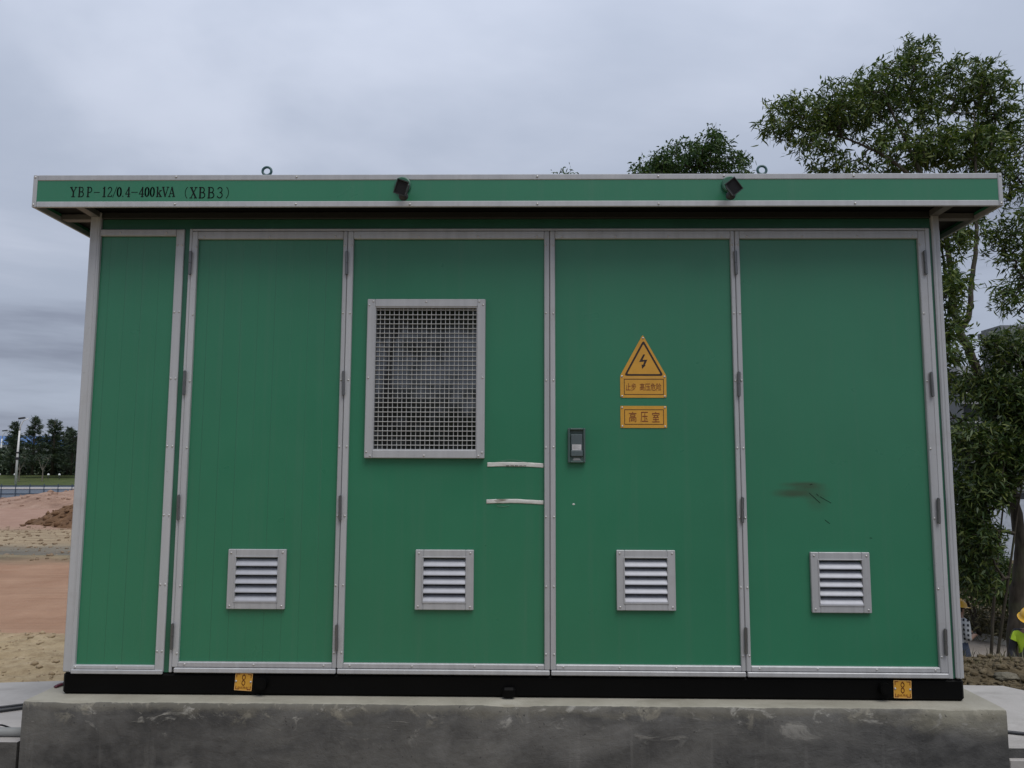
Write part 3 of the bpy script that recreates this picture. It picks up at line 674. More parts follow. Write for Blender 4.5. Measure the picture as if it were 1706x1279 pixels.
for di, (x0, x1, sl_, sr, vi, mat) in enumerate(DOORS):
    cx, cz = VENTS[vi]; holes = [(cx - 0.101, cx + 0.101, cz - 0.1035, cz + 0.1035)]
    if di == 1: holes.append(WIN)
    d = sheet('door', x0 + sl_ - 0.002, x1 - sr + 0.002, 0.150, 2.1955, PY, M[mat], SUB, holes); DOBJ.append(d)
    b = MB(); b.box(x0, x0 + sl_, -0.006, 0.040, 0.128, 2.2335, 0.003); b.build('stile', M['alu'], d)
    b = MB(); b.box(x1 - sr, x1, -0.006, 0.040, 0.128, 2.2335, 0.003); b.build('stile', M['alu'], d)
    b = MB(); b.box(x0 + sl_, x1 - sr, -0.006, 0.040, 2.1945, 2.2335, 0.003); b.box(x0 + sl_, x1 - sr, -0.0075, -0.0058, 2.2165, 2.2195); b.build('rail', M['alu'], d)
    b = MB(); b.box(x0 + sl_, x1 - sr, -0.006, 0.040, 0.128, 0.1525, 0.0035); b.build('rail', M['alu'], d)
    b = MB(); b.box(x0 + (0.003 if di else 0.012), x1 - 0.001, -0.013, 0.020, 0.1045, 0.1268, 0.0035); b.build('sill_strip', M['alu'], d)
    zs = (2.163, 1.82, 1.49, 1.165, 0.835, 0.51, 0.2)
    if di: rivets(d, [(x0 + sl_ - 0.008, z) for z in zs], -0.006)
    else: rivets(d, [(x0 + sl_ - 0.006, z - 0.008) for z in zs], -0.006)
    rivets(d, [(x1 - sr + 0.008, z) for z in zs], -0.006)
    k = 3 if di == 0 else 4
    rivets(d, [(x0 + 0.06 + (x1 - x0 - 0.12) * i / (k - 1), z) for i in range(k) for z in (2.206, 0.1415)], -0.006)
    hx = {0: -1.5900, 1: -0.8118, 2: None, 3: 2.0235}[di]
    if hx is not None:
        for z in HZ: hinge(hx, z, d)
    if di == 3:
        for z in HZ: hinge(1.1012, z, DOBJ[2])
DOBJ[0]['label'] = 'green door at the left with faint vertical press lines'
DOBJ[1]['label'] = 'green door with a barred window and film strips'
DOBJ[2]['label'] = 'green door carrying the yellow warning signs and latch'
DOBJ[3]['label'] = 'green door at the right with brown scuff marks'
# scratches and a paint fleck
for (ax, az, bx, bz) in ((1.428, 0.952, 1.478, 0.905), (1.462, 0.948, 1.472, 0.938), (1.498, 0.825, 1.520, 0.808), (1.432, 0.990, 1.444, 0.994), (1.478, 0.935, 1.53, 0.905), (1.706, 0.742, 1.716, 0.741)):
    b = MB(); b.stroke([(ax, az), (bx, bz)], 0.0026, PY - 0.0006); b.build('scratch', M['black_ink'], DOBJ[3])
b = MB(); b.ball((0.304, PY, 0.894), 0.006, 8, 4, (1.1, 0.2, 0.7)); b.build('paint_fleck', M['film'], DOBJ[2])

# louvre vents
def slat_mesh():
    b = MB(); prof = [(0.024, 0.0115), (0.014, 0.0085), (0.002, 0.000), (-0.006, -0.011), (-0.009, -0.0165), (-0.009, -0.0205), (-0.0075, -0.0205), (-0.0072, -0.0165), (-0.0042, -0.010), (0.004, 0.0015), (0.016, 0.0100), (0.025, 0.0130)]
    n = len(prof); vs = [(x, y, z) for x in (-0.0995, 0.0995) for y, z in prof]
    b.add(vs, [(i, (i + 1) % n, (i + 1) % n + n, i + n) for i in range(n)] + [tuple(range(n)), tuple(range(2 * n - 1, n - 1, -1))]); return b.mesh('slat', M['louvre'])
SLAT = slat_mesh()
for vi, (cx, cz) in enumerate(VENTS):
    b = MB(); b.ring_frame(cx - 0.1385, cx + 0.1385, cz - 0.1395, cz + 0.1395, 0.0385, -0.006, 0.0119, 0.0025); b.ring_frame(cx - 0.106, cx + 0.106, cz - 0.1085, cz + 0.1085, 0.0055, -0.009, -0.0062, 0.001)
    v = b.build('louvre_vent', M['alu'], SUB)
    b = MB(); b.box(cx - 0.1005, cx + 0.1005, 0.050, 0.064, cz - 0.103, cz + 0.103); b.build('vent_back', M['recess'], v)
    for k in range(5): link('slat', SLAT, v, (cx, 0.0, cz + 0.082 - k * 0.0412))
    rivets(v, [(cx + sx * 0.123, cz + sz * 0.124) for sx in (-1, 1) for sz in (-1, 1)], -0.006, 'screw')

# barred window
x0, x1, z0, z1 = WIN
b = MB(); b.ring_frame(x0 - 0.0385, x1 + 0.0385, z0 - 0.0395, z1 + 0.0395, 0.039, -0.016, 0.0119, 0.003); b.ring_frame(x0 - 0.005, x1 + 0.005, z0 - 0.005, z1 + 0.005, 0.009, -0.012, 0.0083, 0.001)
WOBJ = b.build('window', M['alu'], SUB)
b = MB(); b.box(x0, x1, 0.0085, 0.0125, z0, z1); b.build('pane', M['glass'], WOBJ)
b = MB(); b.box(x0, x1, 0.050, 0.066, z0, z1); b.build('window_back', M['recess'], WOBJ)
def wire(pts):
    b = MB(); b.tube(pts, 0.0018, 6); return b.mesh('wire', M['mesh'])
wv = wire([(0, 0.002, z0 + 0.004 + (z1 - z0 - 0.008) * i / 60) if i % 2 else (0, 0.0032, z0 + 0.004 + (z1 - z0 - 0.008) * i / 60) for i in range(61)])
wh = wire([(x0 + 0.004 + (x1 - x0 - 0.008) * i / 44, -0.0028, 0) for i in range(45)])
for i in range(1, 22): link('wire', wv, WOBJ, (x0 + (x1 - x0) * i / 22 + random.uniform(-.0009, .0009), 0, 0), (0, random.uniform(-.0012, .0012), 0))
for i in range(1, 31): link('wire', wh, WOBJ, (0, 0, z0 + (z1 - z0) * i / 30.6 + random.uniform(-.0007, .0007)))
xa, xb, za, zb = x0 - 0.022, x1 + 0.022, z0 - 0.022, z1 + 0.022
rivets(WOBJ, [(xa + .012, zb + .004), ((xa + xb) / 2, zb + .004), (xb - .012, zb + .004), (xa - .006, zb - .012), (xb + .006, zb - .012), (xa - .006, (za + zb) / 2), (xb + .006, (za + zb) / 2), (xa - .006, za + .012), (xb + .006, za + .012), (xa + .012, za - .006), ((xa + xb) / 2, za - .006), (xb - .012, za - .006)], -0.016)

# recessed latch
lx0, lx1, lz0, lz1 = 0.277, 0.361, 1.091, 1.258
b = MB(); b.ring_frame(lx0, lx1, lz0, lz1, 0.010, -0.010, 0.0115, 0.003); b.box(lx0 + .010, lx1 - .010, -0.002, 0.0113, lz0 + .010, lz0 + .028); b.box(lx0 + .010, lx1 - .010, 0.006, 0.0113, lz0 + .028, lz1 - .010)
LT = b.build('door_latch', M['latch'], SUB)
b = MB(); b.box(lx0 + .0135, lx1 - .0135, -0.006, 0.004, lz0 + .036, lz1 - .030, 0.003); b.build('lever', M['lever'], LT)
b = MB(); b.box(lx0 + .013, lx1 - .013, -0.015, -0.0062, lz0 + .030, lz0 + .060, 0.004); b.build('grip', M['lever'], LT)
b = MB(); b.box(lx0 + .020, lx1 - .020, -0.0078, -0.0062, lz0 + .061, lz0 + .088); b.build('sticker', M['sticker'], LT)
b = MB(); b.prism_xz([(lx0 + .022, lz0 + .012), (lx1 - .022, lz0 + .012), (lx1 - .029, lz0 + .024), (lx0 + .029, lz0 + .024)], -0.004, -0.0022); b.build('keyhole_cover', M['pipe'], LT)
b = MB()
for k in range(4): b.box(lx0 + .024, lx1 - .028 - 0.006 * (k % 2), -0.0082, -0.0079, lz0 + .067 + k * 0.005, lz0 + .0682 + k * 0.005)
b.build('print', M['pipe'], LT)

# roof
RX0, RX1, RY0, RY1, RZ0, RZ1 = -2.291, 2.313, -0.19, 2.50, 2.296, 2.4555
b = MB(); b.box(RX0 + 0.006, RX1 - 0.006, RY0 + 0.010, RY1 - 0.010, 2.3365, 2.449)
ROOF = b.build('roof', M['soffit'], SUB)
b = MB(); b.add([(RX0 + .004, RY0 + .004, 2.4495), (RX1 - .004, RY0 + .004, 2.4495), (RX1 - .004, RY1 - .004, 2.4495), (RX0 + .004, RY1 - .004, 2.4495), (0, 1.15, 2.475)], [(0, 1, 4), (1, 2, 4), (2, 3, 4), (3, 0, 4)]); b.build('roof_sheet', M['roof'], ROOF)
b = MB(); b.box(RX0 + .012, RX1 - .012, RY0 + .003, RY0 + .012, RZ0 + .014, RZ1 - .014); b.build('fascia', M['green'], ROOF)
for xx in (RX0, RX1):
    sgn = 1 if xx < 0 else -1
    b = MB(); b.box(min(xx + sgn * .003, xx + sgn * .012), max(xx + sgn * .003, xx + sgn * .012), RY0 + .013, RY1 - .013, RZ0 + .014, RZ1 - .014); b.build('fascia', M['green'], ROOF)
b = MB(); b.box(RX0 + .012, RX1 - .012, RY1 - .012, RY1 - .003, RZ0 + .014, RZ1 - .014); b.build('fascia', M['green'], ROOF)
for za_, zb_ in ((RZ1 - 0.028, RZ1), (RZ0, RZ0 + 0.0285)):
    b = MB(); b.box(RX0 + .021, RX1 - .021, RY0, RY0 + .0125, za_, zb_, 0.003); b.build('edge_trim', M['alu'], ROOF)
    b = MB(); b.box(RX0, RX0 + .0125, RY0 + .022, RY1, za_, zb_, 0.003); b.build('edge_trim', M['alu'], ROOF)
    b = MB(); b.box(RX1 - .0125, RX1, RY0 + .022, RY1, za_, zb_, 0.003); b.build('edge_trim', M['alu'], ROOF)
for xa_, xb_ in ((RX0, RX0 + .0205), (RX1 - .0205, RX1)):
    b = MB(); b.box(xa_, xb_, RY0 - .001, RY0 + .021, RZ0 - .0005, RZ1 + .0005, 0.003); b.build('corner_trim', M['alu'], ROOF)
rivets(ROOF, [(x, z) for x in (-1.60, -1.022, 0.127, 0.70, 1.62) for z in (RZ1 - .012, RZ0 + .013)] + [(-0.478, RZ0 + .012), (1.01, RZ1 - .010), (RX0 + .010, RZ0 + .014), (RX0 + .010, RZ1 - .012), (RX1 - .010, RZ0 + .014), (RX1 - .010, RZ1 - .012)], RY0 - 0.001)
for sx in (-1, 1):
    xo = RX0 if sx < 0 else RX1
    b = MB(); b.box(sx * 2.08 - .022, sx * 2.08 + .022, RY0 + .014, -0.0085, 2.306, 2.335, 0.002); b.build('soffit_beam', M['beamgrey'], ROOF)
    b = MB(); b.box(min(sx * 2.108, xo - sx * .014), max(sx * 2.108, xo - sx * .014), 0.03, 0.075, 2.306, 2.335, 0.002); b.build('soffit_beam', M['beamgrey'], ROOF)
for ex, ey in ((-1.196, -0.10), (1.217, -0.10), (-1.196, 2.4), (1.217, 2.4)):
    b = MB(); b.tube([(ex + 0.0215 * math.cos(a), ey, 2.5065 + 0.0205 * math.sin(a)) for a in [2 * math.pi * k / 20 for k in range(21)]], 0.0062, 8, False)
    b.tube([(ex, ey, 2.450), (ex, ey, 2.476), (ex, ey, 2.486)], [0.026, 0.026, 0.010], 14); b.build('lifting_eye', plain('teal_steel', (0.035, 0.095, 0.10), 0.4), ROOF, True)

# serif lettering on the fascia
def arc(cx, cz, rx, rz, a0, a1, n=10): return [(cx + rx * math.cos(R(a0 + (a1 - a0) * i / n)), cz + rz * math.sin(R(a0 + (a1 - a0) * i / n))) for i in range(n + 1)]
TK, TN = 0.15, 0.078
def glyph(ch):
    s = []  # (points, width) in a cell 0.5 wide and 1 high
    if ch == 'Y': s = [([(.07, .97), (.25, .5)], TK), ([(.43, .97), (.25, .5)], TN), ([(.25, .5), (.25, .02)], TK), ([(0, .98), (.17, .98)], TN), ([(.34, .98), (.5, .98)], TN), ([(.13, .02), (.37, .02)], TN)]
    elif ch == 'B': s = [([(.11, 0), (.11, 1)], TK), ([(.02, .98), (.28, .98)], TN), ([(.02, .02), (.28, .02)], TN), ([(.12, .52), (.28, .52)], TN), (arc(.26, .75, .15, .23, 90, -90), .085), (arc(.27, .27, .19, .25, 90, -90), .09)]
    elif ch == 'P': s = [([(.12, 0), (.12, 1)], TK), ([(.02, .98), (.28, .98)], TN), ([(.02, .02), (.25, .02)], TN), ([(.12, .46), (.28, .46)], TN), (arc(.26, .72, .19, .26, 90, -90), .09)]
    elif ch == '-': s = [([(.0, .46), (.5, .46)], .07)]
    elif ch == '1': s = [([(.26, 0), (.26, 1)], TK), ([(.12, .85), (.26, .97)], TN), ([(.10, .02), (.42, .02)], TN)]
    elif ch == '2': s = [(arc(.24, .75, .18, .23, 170, -25), .085), ([(.40, .66), (.05, .05)], TN), ([(.04, .04), (.44, .04)], .08), ([(.44, .04), (.46, .2)], TN)]
    elif ch == '/': s = [([(.02, -.05), (.46, 1.03)], .06)]
    elif ch == '0': s = [(arc(.25, .5, .18, .47, 55, 125), TN), (arc(.25, .5, .18, .47, 125, 235), TK), (arc(.25, .5, .18, .47, 235, 305), TN), (arc(.25, .5, .18, .47, -55, 55), TK)]
    elif ch == '.': s = [([(.2, .06), (.28, .06)], .12)]
    elif ch == '4': s = [([(.34, 0), (.34, .98)], TK), ([(.34, .95), (.03, .30)], TN), ([(.02, .28), (.48, .28)], TN), ([(.22, .02), (.46, .02)], TN)]
    elif ch == 'k': s = [([(.11, 0), (.11, 1)], TK), ([(.01, .98), (.11, .98)], TN), ([(.01, .02), (.22, .02)], TN), ([(.12, .28), (.38, .62)], TN), ([(.22, .42), (.40, .03)], TK), ([(.28, .64), (.47, .64)], TN), ([(.30, .02), (.5, .02)], TN)]
    elif ch == 'V': s = [([(.07, .97), (.25, .03)], TK), ([(.43, .97), (.25, .03)], TN), ([(0, .98), (.17, .98)], TN), ([(.34, .98), (.5, .98)], TN)]
    elif ch == 'A': s = [([(.25, .98), (.43, .03)], TK), ([(.25, .98), (.07, .03)], TN), ([(.13, .33), (.37, .33)], TN), ([(0, .02), (.16, .02)], TN), ([(.32, .02), (.5, .02)], TN)]
    elif ch == 'X': s = [([(.08, .97), (.42, .03)], TK), ([(.42, .97), (.08, .03)], TN), ([(0, .98), (.19, .98)], TN), ([(.33, .98), (.5, .98)], TN), ([(0, .02), (.17, .02)], TN), ([(.31, .02), (.5, .02)], TN)]
    elif ch == '3': s = [(arc(.22, .75, .17, .23, 160, -90), .085), (arc(.22, .27, .20, .25, 90, -160), .09)]
    elif ch == '(': s = [(arc(.62, .5, .50, .62, 125, 235, 14), .06)]
    elif ch == ')': s = [(arc(-.12, .5, .50, .62, 55, -55, 14), .06)]
    return s
b = MB()
def put(ch, xa_, xb_, z0_, h):
    wdt = xb_ - xa_
    for k, (pts, w) in enumerate(glyph(ch)):
        b.stroke([(xa_ + p[0] / .5 * wdt, z0_ + p[1] * h) for p in pts], w * min(h, wdt * 2.3) * 0.95, RY0 + 0.0022 - 0.00006 * k)
TX = lambda z: -2.111 + (z - 475) * 0.000717
for ch, a, c in (('Y', 475, 522), ('B', 530, 570), ('P', 588, 625), ('-', 638, 675), ('1', 690, 722), ('2', 727, 761), ('/', 764, 792), ('0', 790, 824), ('.', 820, 846), ('4', 849, 882), ('-', 889, 930), ('4', 940, 974), ('0', 977, 1010), ('0', 1013, 1046), ('k', 1056, 1094), ('V', 1094, 1140), ('A', 1138, 1182)):
    put(ch, TX(a), TX(c), 2.3475, 0.0485)
for ch, a, c in (('(', 1243, 1275), ('X', 1282, 1330), ('B', 1341, 1386), ('B', 1400, 1447), ('3', 1463, 1506), (')', 1516, 1548)):
    put(ch, TX(a), TX(c), 2.3405, 0.0535)
b.build('lettering', M['black_ink'], ROOF)

# ------------------------------------------------------------------ signs
def text_mesh(body, size, mat, width=None, height=None):
    cu = bpy.data.curves.new('lettering', 'FONT'); cu.body = body; cu.size = size; cu.align_x = 'CENTER'; cu.align_y = 'CENTER'; cu.resolution_u = 3
    o = bpy.data.objects.new('lettering', cu); COL.objects.link(o)
    dg = bpy.context.evaluated_depsgraph_get(); dg.update()
    me = bpy.data.meshes.new_from_object(o.evaluated_get(dg)); bpy.data.objects.remove(o); bpy.data.curves.remove(cu)
    v = np.array([p.co[:] for p in me.vertices])
    if len(v):
        lo, hi = v.min(0), v.max(0); c = (lo + hi) / 2; sx = (width / (hi[0] - lo[0])) if width else 1; sz = (height / (hi[1] - lo[1])) if height else sx
        w = np.stack([(v[:, 0] - c[0]) * sx, np.zeros(len(v)), (v[:, 1] - c[1]) * sz], -1); me.vertices.foreach_set('co', w.ravel())
    me.materials.clear(); me.materials.append(mat); me.update(); return me
def rounded(pts, r, n=5):
    out = []
    for i, p in enumerate(pts):
        p = Vector(p); a = (Vector(pts[i - 1]) - p).normalized(); c = (Vector(pts[(i + 1) % len(pts)]) - p).normalized()
        s_, e = p + a * r, p + c * r
        for k in range(n + 1):
            t = k / n; q = s_ * (1 - t) ** 2 + p * 2 * t * (1 - t) + e * t * t; out.append((q.x, q.y))
    return out
SY = PY - 0.0030    # front face of the sign plates
def frame_line(x0, x1, z0, z1, w, y, par, mat='ink', name='border'):
    b = MB(); b.ring_frame(x0, x1, z0, z1, w, y, y + 0.0006, 0); return b.build(name, M[mat], par)
# high-voltage warning: triangle over a text panel
b = MB(); b.prism_xz(rounded([(0.533, 1.407), (0.7565, 1.407), (0.7565, 1.515), (0.6450, 1.7165), (0.533, 1.515)], 0.009), SY, PY - 0.0004)
t = b.build('warning_sign', M['yellow']); t.location = (0, 0, 0)
tag(t, 'yellow triangular high voltage warning sign with black lightning bolt on the green door', 'sign')
b = MB(); o = rounded([(0.5515, 1.5135), (0.7440, 1.5135), (0.6478, 1.6900)], 0.016); i_ = rounded([(0.5665, 1.5225), (0.7290, 1.5225), (0.6478, 1.6710)], 0.008)
n = len(o); b.add([(x, SY - .0004, z) for x, z in o] + [(x, SY - .0004, z) for x, z in i_], [(k, (k + 1) % n, (k + 1) % n + n, k + n) for k in range(n)]); b.build('triangle_border', M['ink'], t)
b = MB(); y = SY - .0004
bolt = [(0.6460, 1.6190), (0.6560, 1.6190), (0.6425, 1.5920), (0.6660, 1.5930), (0.6535, 1.5650), (0.6580, 1.5660), (0.6400, 1.5480), (0.6375, 1.5690), (0.6440, 1.5655), (0.6505, 1.5840), (0.6255, 1.5810)]
vs = [(x, y, z) for x, z in bolt]; b.add(vs, [(0, 1, 2, 10), (2, 3, 9, 10), (3, 4, 8, 9), (4, 5, 6), (4, 6, 7), (4, 7, 8)]); b.build('lightning_bolt', M['ink'], t)
b = MB(); b.box(0.536, 0.754, SY - .0006, SY, 1.5035, 1.5050); b.build('fold_line', M['yellow_edge'], t)
frame_line(0.5510, 0.7440, 1.4215, 1.4985, 0.0028, SY - .0007, t)
for txt, xc, wd in (('止步', 0.5845, 0.050), ('高压危险', 0.6795, 0.104)):
    o = link('lettering', text_mesh(txt, 0.05, M['redink'], wd, 0.036), t, (xc, SY - .0010, 1.4595))
rivets(t, [(0.6455, 1.700), (0.541, 1.5105), (0.748, 1.5100), (0.541, 1.4135), (0.748, 1.4130)], SY)
b = MB(); b.prism_xz(rounded([(0.5325, 1.2605), (0.7560, 1.2605), (0.7560, 1.3670), (0.5325, 1.3670)], 0.004), SY, PY - 0.0004)
t = b.build('room_sign', M['yellow']); tag(t, 'yellow rectangular sign with three large characters below the triangular warning sign', 'sign')
frame_line(0.5510, 0.7415, 1.2765, 1.3500, 0.0028, SY - .0007, t)
for ch, xc in (('高', 0.5915), ('压', 0.6470), ('室', 0.7030)): link('lettering', text_mesh(ch, 0.05, M['redink'], 0.036, 0.050), t, (xc, SY - .0010, 1.3130))
rivets(t, [(x, z) for x in (0.541, 0.748) for z in (1.2685, 1.3590)], SY)
# sling-here labels on the black base
for xc, zc, rot, lab in ((-1.247, 0.0640, 0.055, 'small yellow chain symbol label at the left end of the black base'), (1.8195, 0.0535, 0.022, 'small yellow chain symbol label at the right end of the black base')):
    b = MB(); b.prism_xz(rounded([(-.041, -.040), (.041, -.040), (.041, .040), (-.041, .040)], 0.003), -0.0025, -0.0003)
    t = b.build('lifting_label', M['yellow']); t.location = (xc, -0.0012, zc); t.rotation_euler = (0, rot, 0); tag(t, lab, 'label', 'chain labels on the black base')
    b = MB(); b.ring_frame(-.0405, .0405, -.0395, .0395, 0.0022, -0.0030, -0.0024, 0); b.build('edge_line', M['yellow_edge'], t)
    b = MB()
    for sx in (-1, 1):
        for sz in (-1, 1): b.stroke([(sx * .034, sz * .020), (sx * .034, sz * .034), (sx * .020, sz * .034)], 0.0032, -0.0032)
    for zc2 in (.0205, -.0045): b.stroke(arc(0, zc2, .0072, .0105, 0, 360, 20), 0.0032, -0.0033)
    b.stroke([(0, .034), (0, .028)], .0034, -0.0034); b.stroke([(0, .011), (0, .004)], .0034, -0.0034); b.stroke([(0, -.013), (0, -.018)], .0034, -0.0034); b.build('chain_symbol', M['redink'], t)
    link('lettering', text_mesh('由此吊起', 0.02, M['redink'], 0.050, 0.011), t, (0, -0.0033, -0.0265))
    rivets(t, [(-.035, .002), (.035, .001)], -0.0028)

# white film strips left on the door
def strip(z, x0, x1, h, seed, label, marks=False):
    r = np.random.default_rng(seed); n = 60; xs = np.linspace(x0, x1, n)
    sag = 0.004 * np.sin(np.linspace(0, 3.14, n)) - 0.004 * np.linspace(0, 1, n) + 0.0014 * fbm(xs * 30, xs * 0, seed, 3)
    cr = 0.006 * np.clip(fbm(xs * 14, xs * 0 + 4, seed + 3, 4) + 0.1, 0, 1)
    Vv = []; m = 7
    for j in range(m):
        t_ = j / (m - 1); w = h * (0.5 - t_) * (1 + 0.18 * fbm(xs * 25, xs * 0 + j * .3, seed + 9, 2))
        Vv.append(np.stack([xs, PY - 0.0012 - cr * math.sin(math.pi * t_) - 0.0012 * np.abs(fbm(xs * 60, xs * 0 + j, seed + 2, 2)), z + sag + w], -1))
    I = np.arange(m * n).reshape(m, n); Qq = np.stack([I[:-1, :-1], I[1:, :-1], I[1:, 1:], I[:-1, 1:]], -1).reshape(-1, 4)
    t = thing('film_strip', label, 'film strip', (0, 0, 0))
    o = link('film', np_mesh('film', np.concatenate(Vv), Qq, None, M['film'], True), t)
    sm = o.modifiers.new('thickness', 'SOLIDIFY'); sm.thickness = 0.0008; sm.offset = 1
    b = MB()
    if marks:
        b.tube([(x0 + .035 + .16 * i / 12, PY - 0.002, z + h * .5 + 0.012 * math.sin(math.pi * i / 12)) for i in range(13)], 0.0007, 5)
    else:
        b.tube([(x0 + .05 + .06 * i / 8, PY - 0.002, z - h * .5 - 0.010 - 0.004 * math.sin(math.pi * i / 8)) for i in range(9)], 0.0007, 5)
    b.build('loose_thread', plain('pale_thread', (0.16, 0.26, 0.20), 0.6), t)
    if marks:
        k = MB()
        for xx, gl in ((-0.020, 'n'), (0.002, 'n'), (0.022, 'm'), (0.044, 'n'), (0.064, 'h')):
            zb_ = z - h * .46; yy = PY - 0.0075
            for dx in ({'n': (0, .006, .012), 'm': (0, .004, .009, .014), 'h': (0, .009)}[gl]): k.box(xx + dx, xx + dx + .0022, yy, yy + .0006, zb_, zb_ + .0065)
            k.box(xx, xx + .0135, yy - .0003, yy + .0003, zb_ + .0045, zb_ + .0062)
        k.build('cut_off_print', M['ink'], t)
    else:
        k = MB()
        k.add([(-0.078, PY - .012, z + .004), (-0.060, PY - .022, z + .013), (-0.005, PY - .012, z + .010), (-0.040, PY - .010, z + .001), (-0.062, PY - .016, z - .004)], [(0, 1, 4), (1, 2, 3), (1, 3, 4)]); k.build('curled_tear', M['film'], t)
strip(1.0815, -0.111, 0.160, 0.021, 3, 'upper white film strip with cut off dark print below the barred window', True)
strip(0.9055, -0.114, 0.160, 0.019, 17, 'lower white film strip with a curled torn end on the green door')

# floodlights on the fascia
def floodlight(x, z, tilt, label):
    t = thing('floodlight', label, 'floodlight', (x, RY0, z), 0, 'floodlights on the roof fascia')
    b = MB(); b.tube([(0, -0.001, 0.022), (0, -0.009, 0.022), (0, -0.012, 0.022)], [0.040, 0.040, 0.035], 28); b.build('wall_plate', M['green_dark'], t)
    piv = MB(); sx = 1 if tilt > 0 else -1
    piv.tube([(0, -0.008, 0.004), (sx * .006, -0.050, -0.012), (sx * .012, -0.070, -0.022)], 0.010, 10); piv.build('arm', M['lamp'], t)
    b = MB(); w, h, d = 0.0275, 0.0345, 0.019
    # shallow box with a flared front, leaning forward and rolled sideways
    pts = []
    for yy, k in ((-d, 1.0), (-d * .55, 1.0), (d, 0.80)): pts += [(-w * k, yy, -h * k), (w * k, yy, -h * k), (w * k, yy, h * k), (-w * k, yy, h * k)]
    b.add(pts, [(4 * i + k, 4 * i + (k + 1) % 4, 4 * i + 4 + (k + 1) % 4, 4 * i + 4 + k) for i in range(2) for k in range(4)] + [(8, 9, 10, 11)])
    b.add([(-w, -d, -h), (w, -d, -h), (w, -d, h), (-w, -d, h), (-w * .88, -d, -h * .88), (w * .88, -d, -h * .88), (w * .88, -d, h * .88), (-w * .88, -d, h * .88), (-w * .86, -d * .6, -h * .86), (w * .86, -d * .6, -h * .86), (w * .86, -d * .6, h * .86), (-w * .86, -d * .6, h * .86)],
          [(k, (k + 1) % 4, (k + 1) % 4 + 4, k + 4) for k in range(4)] + [(4 + k, 4 + (k + 1) % 4, 8 + (k + 1) % 4, 8 + k) for k in range(4)])
    hd = b.build('lamp_head', M['lamp'], t, False, (sx * .006, -0.078, -0.016)); hd.rotation_euler = (R(16), R(tilt), R(sx * 10))
    b = MB(); b.box(-w * .86, w * .86, -d * .62, -d * .5, -h * .86, h * .86); b.build('lens', M['lampglass'], hd)
    b = MB(); b.ball((sx * .014, -0.060, -0.052), 0.023, 14, 10, (1, .85, .9)); b.build('sensor', M['lamp'], t, True)
    b = MB(); b.tube([(sx * w, -.02, -h * .8), (sx * (w + .005), -.02, -h * .8), (sx * (w + .005), -.02, h * .6), (sx * w, -.02, h * .6)], 0.004, 6); b.build('bracket', M['lamp'], hd)
floodlight(-0.5135, 2.377, 17, 'black floodlight on the roof fascia nearer the model number lettering')
floodlight(1.0365, 2.378, -38, 'black floodlight on the roof fascia above the warning signs')

# ------------------------------------------------------------------ cables and pipe on the slabs
def cable(pts, r, mat, name, label, cat):
    P_ = [Vector(p) for p in pts]; out = []
    for i in range(len(P_) - 1):
        p0, p1, p2, p3 = P_[max(i - 1, 0)], P_[i], P_[i + 1], P_[min(i + 2, len(P_) - 1)]
        for k in range(6):
            t = k / 6; out.append(0.5 * ((2 * p1) + (p2 - p0) * t + (2 * p0 - 5 * p1 + 4 * p2 - p3) * t * t + (3 * p1 - p0 - 3 * p2 + p3) * t ** 3))
    out.append(P_[-1]); b = MB(); b.tube(out, r, 8); o = b.build(name, M[mat], None, True); return tag(o, label, cat)
zs_ = -0.185
cable([(-2.05, 0.30, 0.012), (-2.14, 0.22, 0.010), (-2.185, 0.14, 0.008), (-2.195, 0.10, 0.006)], 0.0075, 'redcable', 'cable', 'short dark red cable end coming out from under the black base', 'cable')
cable([(-2.10, 0.25, 0.012), (-2.17, 0.16, 0.010), (-2.222, 0.14, -0.02), (-2.27, 0.38, zs_ + .012), (-2.34, 0.52, zs_ + .011), (-2.48, 0.42, zs_ + .011), (-2.66, 0.30, zs_ + .011), (-3.2, 0.02, zs_ + .011)], 0.010, 'cable', 'cable', 'thick black cable lying across the left concrete slab', 'cable')
cable([(-2.10, 0.33, 0.010), (-2.19, 0.27, 0.006), (-2.226, 0.26, -0.03), (-2.28, 0.50, zs_ + .008), (-2.38, 0.60, zs_ + .006), (-2.52, 0.49, zs_ + .006), (-2.70, 0.38, zs_ + .006), (-3.2, 0.12, zs_ + .006)], 0.0055, 'cable', 'cable', 'thin black cable behind the thick cable on the left slab', 'cable')
b = MB(); b.tube([(-3.6, -0.030, zs_ + .020), (-2.255, -0.022, zs_ + .020)], 0.020, 14); b.tube([(-2.56, -0.0245, zs_ + .020), (-2.48, -0.024, zs_ + .020)], 0.024, 14)
tag(b.build('pipe', M['pipe'], None, True), 'grey plastic pipe lying along the front edge of the left slab', 'pipe')
cable([(-2.26, 0.10, zs_ + .006), (-2.33, 0.05, zs_ + .006), (-2.38, -0.02, zs_ + .05), (-2.42, -0.05, zs_ + .02)], 0.004, 'cable', 'cord', 'thin dark cord curling over the grey pipe', 'cord')
cable([(2.234, 0.14, -0.16), (2.30, 0.16, zs_ + .010), (2.45, 0.11, zs_ + .009), (2.65, 0.03, zs_ + .009), (3.1, -0.02, zs_ + .009)], 0.008, 'cable', 'cable', 'black cable crossing the right concrete slab', 'cable')
b = MB(); b.box(2.24, 3.5, -0.090, -0.062, -0.7, -0.225, 0.004); b.build('slab_step', M['cslab']); kind(bpy.data.objects['slab_step'], 'structure')

